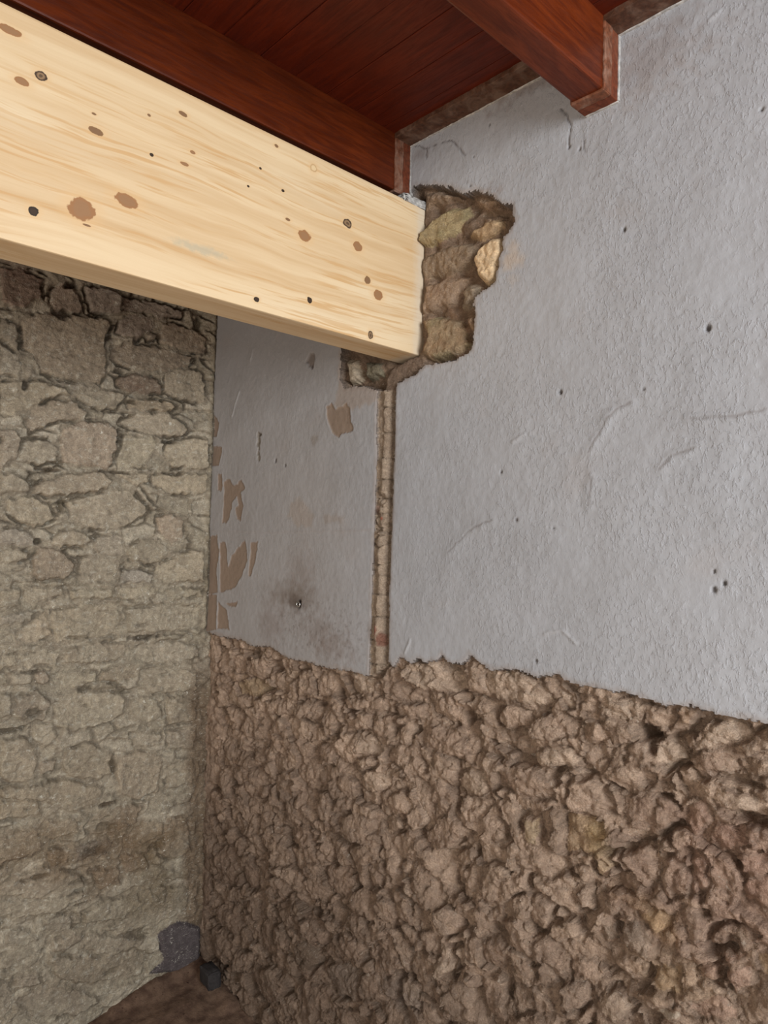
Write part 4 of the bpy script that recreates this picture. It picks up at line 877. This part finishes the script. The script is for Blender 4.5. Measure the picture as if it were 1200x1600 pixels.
    L = LAB[Q]; ql = np.where((L == L[:, :1]).all(1), L[:, 0], -2)
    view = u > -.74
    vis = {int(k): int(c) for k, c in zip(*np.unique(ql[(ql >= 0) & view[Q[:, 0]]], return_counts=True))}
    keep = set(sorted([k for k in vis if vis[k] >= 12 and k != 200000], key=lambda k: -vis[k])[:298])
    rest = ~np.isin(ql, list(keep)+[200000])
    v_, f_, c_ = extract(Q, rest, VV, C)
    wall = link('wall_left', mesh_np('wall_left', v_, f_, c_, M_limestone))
    tag(wall, 'bare beige rubble stone wall with lime mortar joints', None, None, 'structure')
    bm = bmesh.new(); add_box(bm, (-.26, -1.7, 0), (-.06, .3, 2.66)); bm_obj('masonry_core', bm, M_limestone, wall)
    v_, f_, c_ = extract(Q, ql == 200000, VV, C, (-.02, 0, 0)); ctr = v_.mean(0)
    link('cement_patch', mesh_np('cement_patch', v_-ctr, f_, c_, M_limestone), wall, ctr)['label'] = 'smooth dark grey cement patch at the foot of the corner'
    order = np.argsort(ql, kind='stable'); sq = ql[order]; ks = sorted(keep); st = np.searchsorted(sq, ks, 'left'); en = np.searchsorted(sq, ks, 'right')
    for k, a, b in zip(ks, st, en):
        v_, f_, c_ = extract(Q, order[a:b], VV, C, (-.025, 0, 0)); ctr = v_.mean(0)
        link('stone', mesh_np('stone', v_-ctr, f_, c_, M_limestone), wall, ctr)
    return wall

wall_right = build_right()
wall_left = build_left()

# ================================================================ floor and ceiling
bm = bmesh.new(); add_box(bm, (-.05, -6.0, -.08), (6.0, .05, 0.0))  # unseen floor, made pale to bounce light up onto the beam
tag(bm_obj('floor', bm, M_floor), 'unseen floor, pale for bounce light', None, None, 'structure')
CZ = 2.605
bm = bmesh.new(); add_box(bm, (-.05, -1.9, CZ+.022), (2.8, .12, CZ+.06))
ceiling = bm_obj('ceiling', bm, M_board); tag(ceiling, 'dark red-brown boarded ceiling', None, None, 'structure')
y = -.005; k = 0
while y > -1.9:
    w = .0895; bm = bmesh.new()
    add_box(bm, (-.05, y-w+.001, CZ+RNG.uniform(0, .003)), (2.8, y, CZ+.024), .0015)
    bm_obj('board', bm, M_board, ceiling, (1.375, y-w/2, CZ)); y -= w; k += 1

# trims where the ceiling meets the plastered wall, between the joists
JX = [(.870, .936), (1.440, 1.506)]; JZ = 2.464
def worn_strip(name, lo, hi, mat, parent=None, seg=40, amp=.0015, label=None, kind=None):
    bm = bmesh.new(); ax = max(range(3), key=lambda i: hi[i]-lo[i])
    add_box(bm, lo, hi, .002)
    L = hi[ax]-lo[ax]
    for i in range(1, seg):
        pl = [0, 0, 0]; pl[ax] = lo[ax]+L*i/seg; no = [0, 0, 0]; no[ax] = 1
        bmesh.ops.bisect_plane(bm, geom=bm.verts[:]+bm.edges[:]+bm.faces[:], plane_co=pl, plane_no=no)
    for v_ in bm.verts:
        t_ = v_.co[ax]*60
        v_.co += Vector([0 if i == ax else amp*(noise(np.array([t_]), np.array([v_.co[(ax+1) % 3]*90+v_.co[(ax+2) % 3]*70+i*7]), 5)[0]) for i in range(3)])
    o = bm_obj(name, bm, mat, parent, tuple((Vector(lo)+Vector(hi))/2))
    tag(o, label, None, None, kind); return o
for i, (a, b, lb) in enumerate(((JX[0][1], JX[1][0], 'dark scuffed trim strip along the wall between the two joists'), (JX[1][1], 2.75, 'dark scuffed trim strip along the wall right of the right joist'), (0.0, JX[0][0], 'dark trim strip along the wall behind the pale beam'))):
    tr = worn_strip(f'trim_{i+1}', (a, -.058, CZ-.012), (b, .02, CZ+.002), M_strip, None, 50, .002, lb, 'structure')
    c_ = worn_strip('caulk_bead', (a, -.005, CZ-.0145), (b, .004, CZ-.011), M_caulk, tr, 50, .0012); c_['label'] = 'thin white caulk line'

# ================================================================ old joists
def joist(x0, x1, label):
    org = ((x0+x1)/2, -.9, JZ)
    bm = bmesh.new(); add_box(bm, (x0, -1.9, JZ), (x1, .10, CZ+.004), .004)
    o = bm_obj('ceiling_joist', bm, M_joist, None, org); tag(o, label, 'joist', 'old varnished ceiling joists')
    for s_, xa, xb in (('collar_side', x1-.001, x1+.0045), ('collar_side', x0-.0045, x0+.001)):
        c = worn_strip(s_, (xa, -.056, JZ-.003), (xb, -.028, CZ-.001), M_collar, o, 20, .0012); c['label'] = 'scuffed pale wood collar board'
        worn_strip('collar_edge', (xa, -.027, JZ-.003), (xb-.0015, .004, CZ-.001), M_collar_plain, o, 20, .0008)
        q = x1+.004 if xa > x0+.02 else x0-.0045
        c = worn_strip('caulk_bead', (q-.0005, -.004, JZ-.003), (q+.0012, .006, CZ-.012), M_caulk, o, 30, .0008); c['label'] = 'thin white caulk line'
    c = worn_strip('collar_base', (x0-.003, -.056, JZ-.0055), (x1+.003, -.030, JZ+.001), M_collar, o, 12, .0012); c['label'] = 'scuffed pale wood collar board'
    worn_strip('collar_edge', (x0-.003, -.029, JZ-.004), (x1+.003, .004, JZ+.001), M_collar_plain, o, 12, .0008)
    c = worn_strip('caulk_bead', (x0-.002, -.004, JZ-.0055), (x1+.004, .006, JZ-.003), M_caulk, o, 14, .0008); c['label'] = 'thin white caulk line'
    return o
joist(*JX[0], 'red-brown varnished ceiling joist directly above the pale new beam')
joist(*JX[1], 'red-brown varnished ceiling joist at upper right, clear of the pale beam')

# ================================================================ new beam
org = ((BX0+BX1)/2, -.9, BZ0)
bm = bmesh.new(); add_box(bm, (BX0, BY0, BZ0), (BX1, BY1, BZ1), .004)
beam = bm_obj('timber_beam', bm, pine_material(org), None, org)
tag(beam, 'pale new knotty pine beam with its end set into the grey wall', 'beam')
# smear of mortar squeezed between beam top and joist at the wall
bm = bmesh.new(); add_box(bm, (BX1-.030, -.050, BZ1-.004), (BX1+.003, .03, BZ1+.016), .006)
bmesh.ops.subdivide_edges(bm, edges=bm.edges[:], cuts=3, use_grid_fill=True)
for v_ in bm.verts: v_.co += Vector((random.uniform(-.003, .003), random.uniform(-.005, .005), random.uniform(-.002, .002)))
c = bm_obj('mortar_smear', bm, M_caulk, beam, (BX1-.02, -.03, BZ1), True); c['label'] = 'grey mortar smear on top of the beam end'

# ================================================================ small things
# earth heap in the corner
xs = grid_axis([(-.01, .6, .009)]); ys = grid_axis([(-.9, .06, .010)])
X, Y_ = np.meshgrid(xs, ys); x_, y_ = X.ravel(), Y_.ravel()
rad = np.hypot(x_*0.9, y_*0.75)
hz = .138-.16*np.clip(rad, 0, .25)-.16*np.clip(rad-.25, 0, 1)+.018*np.exp(-(np.minimum(-y_+0*x_, x_)/.035)**2)*(rad < .22)+.010*fbm(x_, y_, 9, 4, 201)+.004*fbm(x_, y_, 40, 4, 202)
hz = np.where(hz < .004, -.01, hz)
idx = np.arange(len(x_)).reshape(X.shape); Q = np.stack([idx[:-1, :-1], idx[:-1, 1:], idx[1:, 1:], idx[1:, :-1]], -1).reshape(-1, 4)
heap = link('earth_heap', mesh_np('earth_heap', np.c_[x_-.1, y_+.1, hz], Q, None, M_soil), None, (.1, -.1, 0))
tag(heap, 'low brown heap of loose earth swept into the corner of the walls', 'earth', None, 'stuff')
# clods on the heap
def lump(bm, c, r, sq=(1, 1, 1), seed=0, amp=.25):
    g = bmesh.ops.create_icosphere(bm, subdivisions=2, radius=1.0)
    for v_ in g['verts']:
        p = v_.co; k_ = 1+amp*float(noise(np.array([p.x*1.6+seed*3.1]), np.array([p.y*1.6+p.z*2.3+seed]), 9)[0])
        v_.co = Vector((c[0]+p.x*r*sq[0]*k_, c[1]+p.y*r*sq[1]*k_, c[2]+p.z*r*sq[2]*k_))
# dark slate block wedged into the corner
bm = bmesh.new(); add_box(bm, (-.040, -.022, -.026), (.040, .022, .026), .009)
bmesh.ops.subdivide_edges(bm, edges=bm.edges[:], cuts=2, use_grid_fill=True)
for i, v_ in enumerate(bm.verts): v_.co += .0015*Vector((math.sin(i*1.7), math.cos(i*2.3), math.sin(i*3.1)))
sb = bm_obj('slate_block', bm, M_slate, None, (0, 0, 0), True); sb.location = (.145, -.030, .172); sb.rotation_euler = (0.05, -.08, -.15)
tag(sb, 'dark grey block wedged between the earth heap and the rubble wall', 'block')
# metal screw ring in the plaster left of the groove
w = wall_r([(467, 944)])[0]
bm = bmesh.new()
R_, r_ = .0075, .0022
ring = [[bm.verts.new(((R_+r_*math.cos(b*math.pi/4))*math.cos(a*math.pi/12), -.006+r_*math.sin(b*math.pi/4), (R_+r_*math.cos(b*math.pi/4))*math.sin(a*math.pi/12))) for b in range(8)] for a in range(24)]
for a in range(24):
    for b in range(8): bm.faces.new((ring[a][b], ring[a-23][b], ring[a-23][b-7], ring[a][b-7]))
hook = bm_obj('screw_ring', bm, M_metal, None, (0, 0, 0), True); hook.location = (w[0], 0.004, w[1])
tag(hook, 'small bright metal ring in the dark hole of the soot-stained plaster', 'screw')
bm = bmesh.new(); g = bmesh.ops.create_cone(bm, cap_ends=True, segments=16, radius1=.0058, radius2=.0048, depth=.02); bmesh.ops.rotate(bm, verts=bm.verts, cent=(0, 0, 0), matrix=Matrix.Rotation(math.pi/2, 3, 'X'))
o = bm_obj('plug', bm, M_plug, hook, (0, 0, 0), True); o.location = (0, .004, 0); o['label'] = 'dark plug inside the ring'
